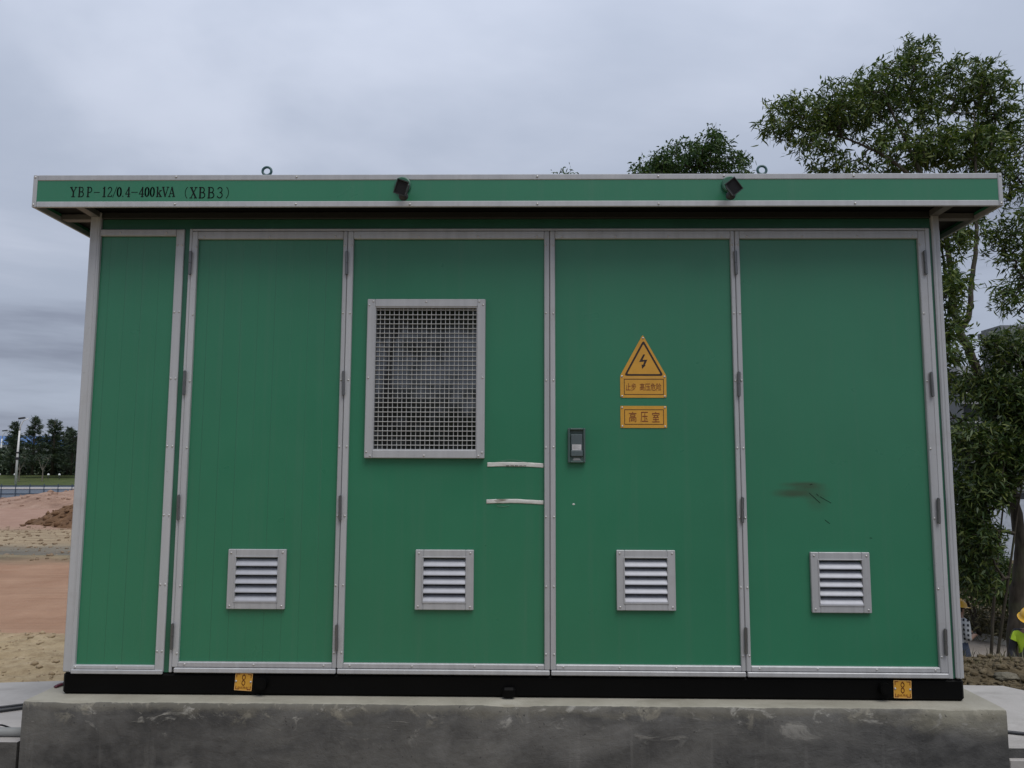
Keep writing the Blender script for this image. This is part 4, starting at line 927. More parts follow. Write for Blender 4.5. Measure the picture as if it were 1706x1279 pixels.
# ------------------------------------------------------------------ plants
def leaves_mesh(name, B, D, Ln, Wd, mat, seed, curl=0.5, droop=0.7):
    r = np.random.default_rng(seed); n = len(B)
    D = D / (np.linalg.norm(D, axis=1, keepdims=True) + 1e-9)
    up = r.normal(size=(n, 3)); S_ = np.cross(D, up); S_ /= np.linalg.norm(S_, axis=1, keepdims=True) + 1e-9
    G = np.stack([r.normal(0, .35, n), r.normal(0, .35, n), -np.ones(n)], -1) * droop + S_ * r.normal(0, curl, (n, 1))
    ts = np.array([0, .3, .65, 1.0]); ws = np.array([.25, 1.0, .8, 0])
    rows = []
    for t, w in zip(ts, ws):
        c = B + Ln[:, None] * (D * t + G * 0.55 * t * t)
        if w == 0: rows.append(c)
        else: rows += [c + S_ * (Wd * w / 2)[:, None], c - S_ * (Wd * w / 2)[:, None]]
    Vv = np.stack(rows, 1).reshape(-1, 3); o = np.arange(n)[:, None] * 7
    Qq = np.concatenate([o + np.array([0, 1, 3, 2]), o + np.array([2, 3, 5, 4])]); T = o + np.array([4, 5, 6])
    return np_mesh(name, Vv, Qq, T, mat, False)
def tree(name, label, cat, base, stems, blobs, leaf, bark='bark', seed=1, spray=(9, .32), lsize=(.15, .022), group=None, twig_r=0.0045, droop=0.8, dens=1.0):
    """stems: list of (points, radii); blobs: (centre, radii, number of sprays). Coordinates are world ones, stored relative to base"""
    r = np.random.default_rng(seed); base = np.array(base, float); t = thing(name, label, cat, tuple(base), 0, group)
    nodes = []; 
    for si, (pts, rad) in enumerate(stems):
        P_ = [Vector(p) for p in pts]; out = []; ro = []
        for i in range(len(P_) - 1):
            p0, p1, p2, p3 = P_[max(i - 1, 0)], P_[i], P_[i + 1], P_[min(i + 2, len(P_) - 1)]
            for k in range(6):
                u = k / 6; out.append(0.5 * ((2 * p1) + (p2 - p0) * u + (2 * p0 - 5 * p1 + 4 * p2 - p3) * u * u + (3 * p1 - p0 - 3 * p2 + p3) * u ** 3)); ro.append(rad[i] * (1 - u) + rad[i + 1] * u)
        out.append(P_[-1]); ro.append(rad[-1])
        out = [v + Vector(r.normal(0, 0.12 * q, 3)) for v, q in zip(out, ro)]
        b = MB(); b.tube([v - Vector(base) for v in out], ro, 10 if rad[0] > .04 else 7); b.build('trunk' if si == 0 else 'limb', M[bark], t, True)
        for k, v in enumerate(out):
            if k >= len(out) * (0.45 if si == 0 else 0.15): nodes.append(np.array(v))
    tips = []; 
    for c, rad, n in blobs:
        n = int(n * dens)
        d = r.normal(size=(n, 3)); d /= np.linalg.norm(d, axis=1, keepdims=True); tips.append(np.array(c) + d * np.array(rad) * (0.25 + 0.75 * r.random((n, 1)) ** 0.6))
    tips = np.concatenate(tips); nd = np.array(nodes); d0 = np.min(np.linalg.norm(tips[:, None] - nd[None], axis=2), axis=1); tips = tips[np.argsort(d0)]
    NP = np.zeros((len(tips) * 14 + len(nd), 3)); par = -np.ones(len(NP), int); cnt = np.zeros(len(NP)); NP[:len(nd)] = nd; m = len(nd); tipn = []; tipd = []
    for p in tips:
        q = NP[:m]; dd = np.linalg.norm(q - p, axis=1) + 0.35 * np.clip(q[:, 2] - p[2], 0, 9); j = int(np.argmin(dd)); a = NP[j]; L_ = np.linalg.norm(p - a)
        k = int(np.clip(L_ / 0.28, 2, 7)); ctl = (a + p) / 2 + np.array([0, 0, 0.10 * L_]) + r.normal(0, 0.10 * L_, 3); last = j
        for i in range(1, k + 1):
            u = i / k; NP[m] = a * (1 - u) ** 2 + ctl * 2 * u * (1 - u) + p * u * u; par[m] = last; last = m; m += 1
        tipn.append(last); tipd.append((p - ctl) / (np.linalg.norm(p - ctl) + 1e-9))
    for i in tipn:
        while i >= 0: cnt[i] += 1; i = par[i]
    idx = np.arange(len(nd), m); A = NP[par[idx]] - base; Bp = NP[idx] - base; rb = twig_r * cnt[idx] ** 0.42; ra = np.where(par[idx] >= len(nd), twig_r * np.maximum(cnt[par[idx]], 1) ** 0.42, rb * 1.15); ra = np.minimum(ra, rb * 1.6)
    ax = Bp - A; ax /= np.linalg.norm(ax, axis=1, keepdims=True) + 1e-9; rf = np.where(np.abs(ax[:, 2:3]) < .9, np.array([[0, 0, 1.]]), np.array([[1., 0, 0]])); u = np.cross(ax, rf); u /= np.linalg.norm(u, axis=1, keepdims=True); v = np.cross(ax, u)
    Vv = []
    for C_, rr_ in ((A, ra), (Bp, rb)):
        for k in range(4): an = math.pi / 2 * k; Vv.append(C_ + (u * math.cos(an) + v * math.sin(an)) * rr_[:, None])
    Vv = np.stack(Vv, 1).reshape(-1, 3); o = np.arange(len(idx))[:, None] * 8
    Qq = np.concatenate([o + np.array([k, (k + 1) % 4, (k + 1) % 4 + 4, k + 4]) for k in range(4)])
    kind(link('twigs', np_mesh('twigs', Vv, Qq, None, M[bark], True), t), 'stuff')
    k, span = spray; T = np.array([NP[i] for i in tipn]) - base; TD = np.array(tipd); n = len(T)
    Bq = np.repeat(T, k, 0); Dq = np.repeat(TD, k, 0); s_ = r.random(n * k)
    Bq = Bq + Dq * ((s_ - 0.45) * span)[:, None] + r.normal(0, span * 0.16, (n * k, 3))
    Dl = Dq * 0.7 + r.normal(0, 0.75, (n * k, 3)) + np.array([0, 0, 0.02])
    Ln = lsize[0] * r.uniform(.65, 1.25, n * k); Wd = lsize[1] * r.uniform(.7, 1.3, n * k)
    kind(link('foliage', leaves_mesh('foliage', Bq, Dl, Ln, Wd, M[leaf], seed + 5, 0.5, droop), t), 'stuff')
    return t

GA = 'trees beyond the substation'
Z = lambda x, y: float(ground_h(np.array(float(x)), np.array(float(y))))
tree('acacia_tree', 'tall acacia tree with leaning dark trunk and wide airy crown above the roof', 'tree', (9.2, 11.6, Z(9.2, 11.6) - .05),
     [([(9.19, 11.5, -3.05), (9.22, 11.5, -2.2), (9.29, 11.5, -1.3), (9.42, 11.5, -0.35), (9.33, 11.5, 0.61), (9.06, 11.5, 1.92), (8.78, 11.5, 3.08), (8.51, 11.5, 3.75)], [.165, .14, .125, .11, .10, .09, .082, .076]),
      ([(8.51, 11.5, 3.75), (8.46, 11.6, 4.4), (8.52, 11.7, 5.1), (8.55, 12.0, 6.2), (8.3, 12.3, 7.4), (8.0, 12.6, 8.6), (7.9, 12.8, 9.3)], [.07, .06, .052, .046, .038, .026, .012]),
      ([(8.51, 11.5, 3.75), (8.72, 11.5, 4.1), (8.85, 11.6, 4.7), (9.05, 11.7, 5.5), (9.2, 11.9, 6.4), (9.5, 12.3, 7.6), (9.7, 12.6, 8.7)], [.06, .052, .046, .04, .034, .024, .012]),
      ([(8.5, 12.1, 6.6), (7.9, 12.4, 7.5), (7.2, 12.7, 8.1), (6.5, 13, 8.5)], [.042, .034, .024, .012]),
      ([(9.25, 12.0, 6.6), (9.9, 12.5, 7.7), (10.3, 12.8, 8.7)], [.034, .026, .012]),
      ([(8.46, 11.6, 4.4), (8.25, 11.4, 5.0), (8.15, 11.3, 5.7)], [.03, .022, .01])],
     [((5.75, 13, 8.75), (.55, .7, .42), 60), ((6.45, 13, 8.75), (.85, .9, .50), 130), ((7.3, 13, 9.05), (.85, 1.0, .60), 150), ((8.2, 13, 9.55), (.8, .9, .65), 150), ((8.75, 13, 10.25), (.45, .5, .40), 45),
      ((9.5, 13, 9.55), (.95, .9, .55), 130), ((10.2, 13, 9.35), (.6, .7, .75), 110), ((10.4, 13, 8.5), (.5, .6, .7), 80), ((7.9, 12.8, 8.2), (.55, .6, .35), 40), ((6.3, 12.8, 8.0), (.55, .5, .4), 34),
      ((9.3, 12.6, 7.95), (1.1, .8, .42), 190), ((8.3, 12.6, 7.75), (1.1, .8, .30), 110), ((9.9, 12.6, 7.4), (.6, .8, .5), 60), ((6.9, 12.8, 7.7), (.8, .5, .3), 40),
      ((8.2, 11.3, 5.9), (.35, .45, .75), 60), ((8.75, 12.8, 8.75), (.55, .5, .4), 26), ((9.1, 11.9, 6.3), (.5, .5, .8), 30), ((8.0, 13, 9.0), (2.2, 1.0, .9), 90)],
     'leafA', 'bark', 11, (15, .26), (.150, .034), GA, dens=.90, droop=.42)
tree('acacia_tree', 'acacia tree with hanging sparse crown cut by the frame edge beside the roof corner', 'tree', (12.2, 12.5, Z(12.2, 12.5)),
     [([(12.2, 12.5, -3.05), (12.15, 12.5, -1), (12.0, 12.5, 1.5), (11.8, 12.5, 4), (11.6, 12.5, 6), (11.5, 12.5, 7.6)], [.15, .13, .11, .09, .06, .02]), ([(11.9, 12.5, 3.0), (11.0, 12.3, 4.2), (10.1, 12.2, 5.2)], [.05, .035, .012]), ([(11.7, 12.5, 5), (11.0, 12.4, 6.2), (10.4, 12.4, 7.2)], [.04, .03, .012])],
     [((10.75, 12.4, 8.2), (.50, .7, .7), 60), ((10.6, 12.3, 7.1), (.50, .6, .6), 60), ((10.3, 12.2, 6.0), (.55, .6, .5), 70), ((10.45, 12.2, 5.2), (.50, .6, .5), 70), ((9.85, 12.2, 5.6), (.35, .4, .35), 26), ((9.95, 12.2, 4.6), (.45, .4, .35), 34), ((9.8, 12.2, 6.8), (.35, .4, .4), 30), ((10.1, 12.1, 3.8), (.4, .4, .25), 22), ((11.5, 12.3, 6.2), (.6, .6, 1.6), 60)],
     'leafA', 'bark', 12, (12, .28), (.150, .033), GA, droop=.42)
tree('slender_tree', 'slender leafy tree close behind the right corner post of the substation', 'tree', (7.7, 11.0, Z(7.7, 11.0)),
     [([(7.7, 11, -3.0), (7.72, 11, 0), (7.75, 11, 2.5), (7.8, 11, 4.5), (7.85, 11, 6.4)], [.09, .075, .06, .04, .012])],
     [((8.05, 11, 5.6), (.50, .6, .75), 130), ((8.0, 11, 4.4), (.42, .6, .7), 110), ((8.1, 11, 3.4), (.38, .6, .5), 70), ((8.05, 11, 2.7), (.33, .5, .35), 24), ((8.1, 11, 2.0), (.28, .5, .3), 14)],
     'leafA', 'bark', 13, (12, .28), (.150, .033), GA, droop=.42)
tree('broadleaf_tree', 'dark dense round topped tree rising above the roof between the lifting eyes', 'tree', (5.7, 22, Z(5.7, 22)),
     [([(5.7, 22, -3.1), (5.7, 22, 2), (5.65, 22, 6), (5.6, 22, 9), (5.5, 22, 11.4)], [.22, .19, .15, .1, .03])],
     [((4.35, 22, 10.9), (.75, 1.0, .6), 170), ((5.3, 22, 11.3), (.95, 1.1, .75), 260), ((6.3, 22, 11.6), (.75, 1.0, .75), 190), ((6.45, 22, 12.35), (.28, .3, .28), 18), ((7.05, 22, 11.15), (.55, .9, .7), 100), ((5.6, 22, 10.2), (1.8, 1.2, .5), 160), ((5.6, 22, 9.0), (1.7, 1.3, .8), 110), ((5.6, 22, 7.4), (1.6, 1.3, .9), 90)],
     'leafB', 'bark', 14, (10, .34), (.15, .050), GA, droop=.5)
tree('young_tree', 'small treetop sprig just showing over the roof trim near the middle', 'tree', (1.3, 20, Z(1.3, 20)),
     [([(1.3, 20, -3.0), (1.32, 20, 2), (1.28, 20, 6), (1.3, 20, 9), (1.3, 20, 10.2)], [.12, .1, .08, .04, .01])],
     [((1.3, 20, 10.12), (.42, .4, .22), 26), ((1.2, 20, 9.0), (.8, .7, .7), 60), ((1.3, 20, 7.6), (1.1, 1.0, .9), 90)], 'leafB', 'bark', 15, (8, .28), (.14, .035), GA)
GS = 'shrubs along the road verge'
def shrub(label, cx, cy, z0_, blobs, leaf, seed, sp=(15, .30), ls=(.125, .030)):
    st = []; r = np.random.default_rng(seed); top = max(c[2] for c, _, _ in blobs)
    for k in range(2):
        a = r.uniform(0, 6.28); st.append(([(cx + .1 * math.cos(a), cy + .1 * math.sin(a), z0_), (cx + .4 * math.cos(a), cy + .4 * math.sin(a), z0_ * .5 + top * .5 - .4), (cx + .8 * math.cos(a), cy + .6 * math.sin(a), top * .85 + z0_ * .15)], [.032, .024, .010]))
    return tree('shrub', label, 'shrub', (cx, cy, z0_), st, blobs, leaf, 'bark', seed, sp, ls, GS, droop=.40)
shrub('dark leafy shrub filling the gap beside the right corner post', 8.1, 10.6, -2.9, [((8.15, 10.5, 1.5), (.50, .6, .50), 170), ((8.15, 10.5, .75), (.48, .6, .45), 210), ((8.02, 10.5, 0), (.34, .6, .5), 170), ((8.05, 10.6, -.75), (.34, .5, .36), 100), ((8.5, 10.6, .75), (.25, .4, .25), 40)], 'leafC', 31)
shrub('tall green shrub at the right frame edge under the grey building', 9.9, 10.9, -2.9, [((8.75, 10.7, 2.45), (.42, .5, .50), 150), ((9.2, 10.6, 2.2), (.5, .6, .55), 210), ((8.95, 10.6, 1.5), (.55, .6, .5), 250), ((9.5, 10.6, 1.3), (.40, .6, .5), 110), ((8.75, 10.6, 1.05), (.30, .6, .22), 50), ((8.85, 10.7, 3.25), (.40, .4, .40), 80), ((9.2, 10.7, 3.2), (.22, .3, .22), 24), ((8.4, 10.7, 2.6), (.35, .4, .35), 44), ((9.45, 10.7, 2.9), (.3, .4, .3), 40)], 'leafC', 32)
shrub('low shaded shrub behind the worker in the checked shirt', 10.7, 15.2, -2.7, [((10.2, 14.6, -.6), (.6, .7, .6), 150), ((10.5, 14.6, -1.3), (.7, .7, .6), 260), ((11.3, 14.8, -1.75), (.7, .7, .35), 120), ((12.0, 15, -1.6), (.6, .6, .4), 70), ((10.0, 14.7, .4), (.5, .6, .5), 90)], 'leafC', 33)
def brush():
    t = thing('brush_pile', 'heap of cut dry branches on the verge behind the workers', 'brush pile', (11.1, 15.6, -2.75)); r = np.random.default_rng(8)
    for k in range(26):
        a = r.uniform(-.5, .5) + (math.pi if r.random() < .5 else 0); p = Vector((r.uniform(-1.6, 1.8), r.uniform(-.3, .9), r.uniform(.2, 1.0))); d = Vector((math.cos(a), math.sin(a) * .5, r.uniform(-.25, .35))); L_ = r.uniform(.7, 1.7)
        b = MB(); b.tube([p - d * L_ * .5, p + Vector(r.normal(0, .04, 3)), p + d * L_ * .5], [r.uniform(.018, .036), .018, .007], 6); b.build('branch', M['barkpale' if k % 3 else 'bark'], t, True)
    n = 5200; B_ = np.stack([r.normal(0, 1.0, n), r.normal(.3, .5, n), np.abs(r.normal(.1, .45, n))], -1); D = r.normal(size=(n, 3)) * np.array([1, 1, .5])
    kind(link('dead_leaves', leaves_mesh('dead_leaves', B_, D, r.uniform(.1, .2, n), r.uniform(.02, .035, n), M['leafD'], 9), t), 'stuff')
brush()
# dry weeds sprouting on the bank
n = 900; px = rng.uniform(2.6, 5.5, n); py = rng.uniform(2.4, 4.3, n)
kind(link('dry_weeds', leaves_mesh('dry_weeds', np.stack([px, py, ground_h(px, py)], -1), np.stack([rng.normal(0, .4, n), rng.normal(0, .4, n), np.ones(n)], -1), rng.uniform(.04, .13, n), np.full(n, .006), M['leafD'], 10, .4, .3)), 'stuff')

# trees behind the photographer: seen as reflections in the barred window
tree('acacia_tree', 'bare trunked tree behind the photographer mirrored at the left of the barred window', 'tree', (-3.3, -15, -.55),
     [([(-3.3, -15, -.6), (-3.25, -15, 1.5), (-3.2, -15, 3.2), (-3.05, -15, 4.6), (-2.8, -15, 6)], [.13, .11, .10, .08, .05]), ([(-3.1, -15, 4.2), (-2.5, -15, 4.9), (-1.9, -15, 5.3)], [.05, .035, .012]), ([(-3.2, -15, 3.7), (-3.6, -15, 4.6), (-4, -15, 5.4)], [.05, .035, .012])],
     [((-2.6, -15, 5.0), (1.3, .8, .50), 260), ((-3.6, -15, 5.0), (.9, .8, .7), 110), ((-1.5, -15, 4.75), (.8, .6, .40), 100), ((-2.3, -15, 4.0), (.9, .6, .2), 24)], 'leafA', 'bark', 51, (12, .34), (.19, .040), GA)
r0_ = [((-6.5, -16, 1.5), (2.4, 1.0, 1.9), 260), ((-3.5, -16, 1.5), (2.2, 1.0, 1.9), 300), ((-.8, -16, 1.6), (2.2, 1.0, 1.9), 300), ((2.2, -16, 1.5), (2.2, 1, 1.9), 240)]
for k, (c, rad, n_) in enumerate(r0_):
    nm = ('leftmost', 'second', 'third', 'rightmost')[k]
    shrub('%s of the tall shrubs behind the photographer mirrored low in the barred window' % nm, c[0], c[1], -.55, [(c, rad, n_), ((c[0], c[1], -.1), (2.2, 1, .6), 80)], 'leafC', 60 + k, (12, .5), (.26, .07))

# ------------------------------------------------------------------ far left: fence, lamps, conifers, buildings
def blue_fence():
    t = thing('site_fence', 'long blue grey sheet metal site fence with white top rail beyond the mounds', 'fence', (-65.4, 95.2, -2.95))
    a = math.atan2(1.9, 8.3); t.rotation_euler = (0, 0, a); n = 22; w = 1.62
    for i in range(-6, n):
        b = MB(); b.box(i * w + .05, (i + 1) * w - .05, 0.02, .05, .05, 1.75); b.build('sheet_panel', M['bluepanel'], t)
        b = MB(); b.box(i * w - .05, i * w + .05, -.06, .06, 0, 2.0, .005); b.build('post', M['bluepost'], t)
    b = MB(); b.box(-6 * w, n * w, -.05, .018, 1.42, 1.58); b.build('white_rail', M['white'], t)
    for z in (.75, 1.76): b = MB(); b.box(-6 * w, n * w, -.03, .017, z, z + .09); b.build('rail', M['bluepost'], t)
blue_fence()
def lamp_post(x, y, z, h, label, rz=0.0):
    t = thing('street_lamp', label, 'street lamp', (x, y, z), rz, 'street lamps along the far road')
    b = MB(); b.tube([(0, 0, 0), (0, 0, h * .5), (0.05, 0, h * .80)], [.17, .14, .10], 10); b.build('pole', M['white'], t, True)
    b = MB(); b.tube([(0.05, 0, h * .80), (.15, 0, h * .88), (.5, 0, h * .95), (1.2, 0, h * .99)], [.09, .07, .06, .05], 8); b.build('arm', M['white'], t, True)
    b = MB(); b.box(1.1, 2.0, -.15, .15, h * .985, h * 1.01, .03); hd = b.build('lamp_head', M['lamp'], t); hd.rotation_euler = (0, R(-8), 0); hd.location = (0.0, 0, -.2)
    b = MB(); b.box(-.2, .2, -.2, .2, 3.4, 3.75, .03); b.box(-.19, .19, -.19, .19, 4.3, 4.5, .03); b.build('clamp', M['dark'], t)
lamp_post(-70.6, 106, -1.2, 9.3, 'white street lamp standing in front of the conifers')
lamp_post(-92.3, 135, 0.1, 7.6, 'distant street lamp half hidden in front of the blue roof')

def conifer_parts(seed, h=9.0, rad=2.2):
    r = np.random.default_rng(seed); b = MB(); b.tube([(0, 0, 0), (r.normal(0, .08), 0, h * .5), (0, 0, h * .99)], [.20, .13, .03], 8); tr = b.mesh('trunk', M['bark'], True)
    Bs = []; Ds = []; lb = MB()
    for k in range(95):
        t = 0.10 + 0.90 * (k / 94) ** 0.9; z = h * t; L_ = rad * (1.02 - t) ** 0.75 * r.uniform(.55, 1.25) + .15; a = r.uniform(0, 6.28); d = np.array([math.cos(a), math.sin(a), r.uniform(.10, .65)])
        e = np.array([0, 0, z]) + d * L_
        lb.tube([(0, 0, z), tuple(np.array([0, 0, z]) + d * L_ * .6), tuple(e)], [.03, .02, .006], 4)
        m = int(13 + 17 * L_); s_ = r.random(m) ** .7; Bs.append(np.array([0, 0, z]) + d * L_ * s_[:, None] + r.normal(0, .10, (m, 3))); Ds.append(d * .8 + r.normal(0, .5, (m, 3)) + np.array([0, 0, .25]))
    B_ = np.concatenate(Bs); D = np.concatenate(Ds); n = len(B_)
    return tr, lb.mesh('branches', M['bark']), leaves_mesh('foliage', B_, D, r.uniform(.35, .75, n), r.uniform(.06, .13, n), M['needle'], seed, .4, .25)
CON = []
for s_ in (71, 72, 73):
    CON.append(conifer_parts(s_))
for k, (x, y, z, h, w, lab) in enumerate(((-80.3, 120, 0, 8.1, 1.0, 'short conifer just left of the white lamp pole'), (-77.4, 120.5, 0, 8.9, .95, 'pointed dark conifer behind the lamp head'), (-75.2, 122, 0, 8.6, 1.35, 'tall bushy conifer in the middle of the conifer row'), (-73.9, 124, 0.1, 7.4, 1.0, 'conifer at the right end of the row beside the striped block'),
                                        (-84, 126, .1, 6.6, 1.1, 'low conifer in front of the blue roofed shed'), (-79, 129, .1, 6.4, 1.2, 'shaded conifer behind the gap left of the tall conifers'), (-71.5, 121, 0, 6.8, 1.2, 'conifer almost hidden by the corner post'))):
    t = thing('conifer', lab, 'conifer', (x, y, z), k * 1.3, 'conifers beyond the site fence'); sx = h / 9.0
    for nm, me in zip(('trunk', 'branches', 'foliage'), CON[k % 3]):
        o = link(nm, me, t)
        if nm != 'trunk': kind(o, 'stuff')
    t.scale = (sx * w, sx * w, sx)
n = 15000; cx_ = rng.uniform(-92, -66, n); hh = 2.6 + 2.2 * (fbm(cx_ * .35, cx_ * 0, 5, 4) + .5)
kind(link('thicket', leaves_mesh('thicket', np.stack([cx_, rng.normal(131, 1.0, n), .1 + hh * rng.random(n) ** .8], -1), rng.normal(size=(n, 3)), rng.uniform(.4, .9, n), rng.uniform(.12, .28, n), M['needle'], 77, .4, .3)), 'stuff')
n = 9000; cx_ = rng.uniform(-20, 190, n); hh = 3.5 + 4.0 * (fbm(cx_ * .12, cx_ * 0, 25, 4) + .5)
kind(link('far_wood', leaves_mesh('far_wood', np.stack([cx_, rng.normal(110, 2.0, n), -3.0 + hh * rng.random(n) ** .8], -1), rng.normal(size=(n, 3)), rng.uniform(.8, 1.8, n), rng.uniform(.4, .9, n), M['needle'], 78, .4, .3)), 'stuff')
for x, y, lab in ((-82.0, 112, 'sapling by the left frame edge in front of the conifers'), (-80.6, 112, 'sapling just left of the white lamp pole on the grass'), (-73.4, 111, 'thin forked sapling on the grass under the pointed conifer'), (-70.6, 112, 'straight thin sapling on the grass under the bushy conifer')):
    z = Z(x, y); tree('sapling', lab, 'sapling', (x, y, z), [([(x, y, z - .1), (x + .05, y, z + 1.2), (x - .03, y, z + 2.6)], [.11, .085, .05]), ([(x, y, z + 1.5), (x + .5, y, z + 2.5), (x + .9, y, z + 3.4)], [.06, .045, .02]), ([(x, y, z + 1.6), (x - .45, y, z + 2.6), (x - .7, y, z + 3.4)], [.06, .04, .02])],
         [((x, y, z + 3.4), (1.2, 1.0, .7), 30)], 'needle', 'barkpale', int(90 + abs(x)), (7, .6), (.4, .09), 'saplings on the far grass', 0.012)
for k, x in enumerate((-80.6, -78.2, -73.0, -71.3)):
    t = thing('garden_light', 'tiny white globe light at the foot of the dark conifers', 'garden light', (x, 117.5, Z(x, 117.5)), 0, 'white globe lights under the conifers')
    b = MB(); b.tube([(0, 0, 0), (0, 0, .55)], .05, 8); b.build('post', M['lamp'], t); b = MB(); b.ball((0, 0, .70), .18, 10, 8); b.build('globe', M['white'], t, True)

def building(name, label, x0, x1, y0, y1, z0, z1, wall, floors, cols, roof=None, band=None, cat='building'):
    t = thing(name, label, cat, ((x0 + x1) / 2, y0, z0)); cx = (x0 + x1) / 2
    b = MB(); b.box(x0 - cx, x1 - cx, 0, y1 - y0, 0, z1 - z0); b.build('wall', M[wall], t)
    fh = (z1 - z0) / floors; cw = (x1 - x0) / cols
    for f in range(floors):
        for c in range(cols):
            b = MB(); b.box(x0 - cx + cw * (c + .16), x0 - cx + cw * (c + .84), -.05, .02, fh * (f + .28), fh * (f + .80)); w = b.build('window', M['glassdark'], t)
            b = MB(); b.box(x0 - cx + cw * (c + .12), x0 - cx + cw * (c + .88), -.12, .0, fh * (f + .22), fh * (f + .275)); b.build('sill', M['white'], w)
        if band:
            b = MB(); b.box(x0 - cx - .1, x1 - cx + .1, -.25, -.002, fh * (f + .86), fh * (f + 1.0) - .004); b.build('floor_band', M[band], t)
    b = MB()
    if roof == 'pitched':
        w = x1 - x0; d = y1 - y0; h = z1 - z0
        b.add([(x0 - cx - .5, -.5, h), (x1 - cx + .5, -.5, h), (x1 - cx + .5, d * .5, h + 3.2), (x0 - cx - .5, d * .5, h + 3.2), (x0 - cx - .5, d + .5, h), (x1 - cx + .5, d + .5, h)], [(0, 1, 2, 3), (3, 2, 5, 4), (0, 3, 4), (1, 5, 2)]); b.build('roof', M['blueroof'], t)
    else:
        b.box(x0 - cx - .2, x1 - cx + .2, -.2, y1 - y0 + .2, z1 - z0, z1 - z0 + .5); b.build('roof', M[band or wall], t)
building('industrial_shed', 'long white shed with a blue metal roof behind the conifers', -205, -150.5, 230, 262, 0.8, 8.0, 'wallw', 2, 18, 'pitched')
building('apartment_block', 'far grey apartment block with pale floor bands behind the right end of the conifers', -226, -205, 380, 395, 1.5, 15.5, 'bgrey', 6, 7, None, 'bgrey2')
building('office_block', 'grey flat roofed office block rising behind the trees at the right', 39.6, 52, 61.6, 64, -3.2, 12.6, 'bgrey2', 5, 5, None, 'bgrey')
building('annex_block', 'lower dark grey block with horizontal bands beside the office block', 40.7, 46.5, 70.5, 73, -3.2, 10.4, 'bgrey', 5, 3, None, 'bgrey2')
b = MB(); b.box(38.2, 39.58, 61, 62.2, -3.2, 12.0); b.box(38.05, 39.58, 60.8, 62.4, 12.0, 12.5); tag(b.build('stair_tower', M['bgrey']), 'dark grey stair tower on the left side of the office block', 'tower')
def hoarding():
    t = thing('pale_hoarding', 'pale blue sheet hoarding glimpsed through the trees beside the trunk', 'hoarding', (17, 36, -4.2))
    for k in range(14):
        b = MB(); b.box(k * 1.2, k * 1.2 + 1.17, -.02 - .02 * (k % 2), .02 - .02 * (k % 2), 0, 3.9); b.build('sheet_panel', M['hoard'], t)
    b = MB(); b.box(0, 16.8, .03, .09, 3.0, 3.1); b.box(0, 16.8, .03, .09, .8, .9); b.build('rail', M['pipe'], t)
hoarding()

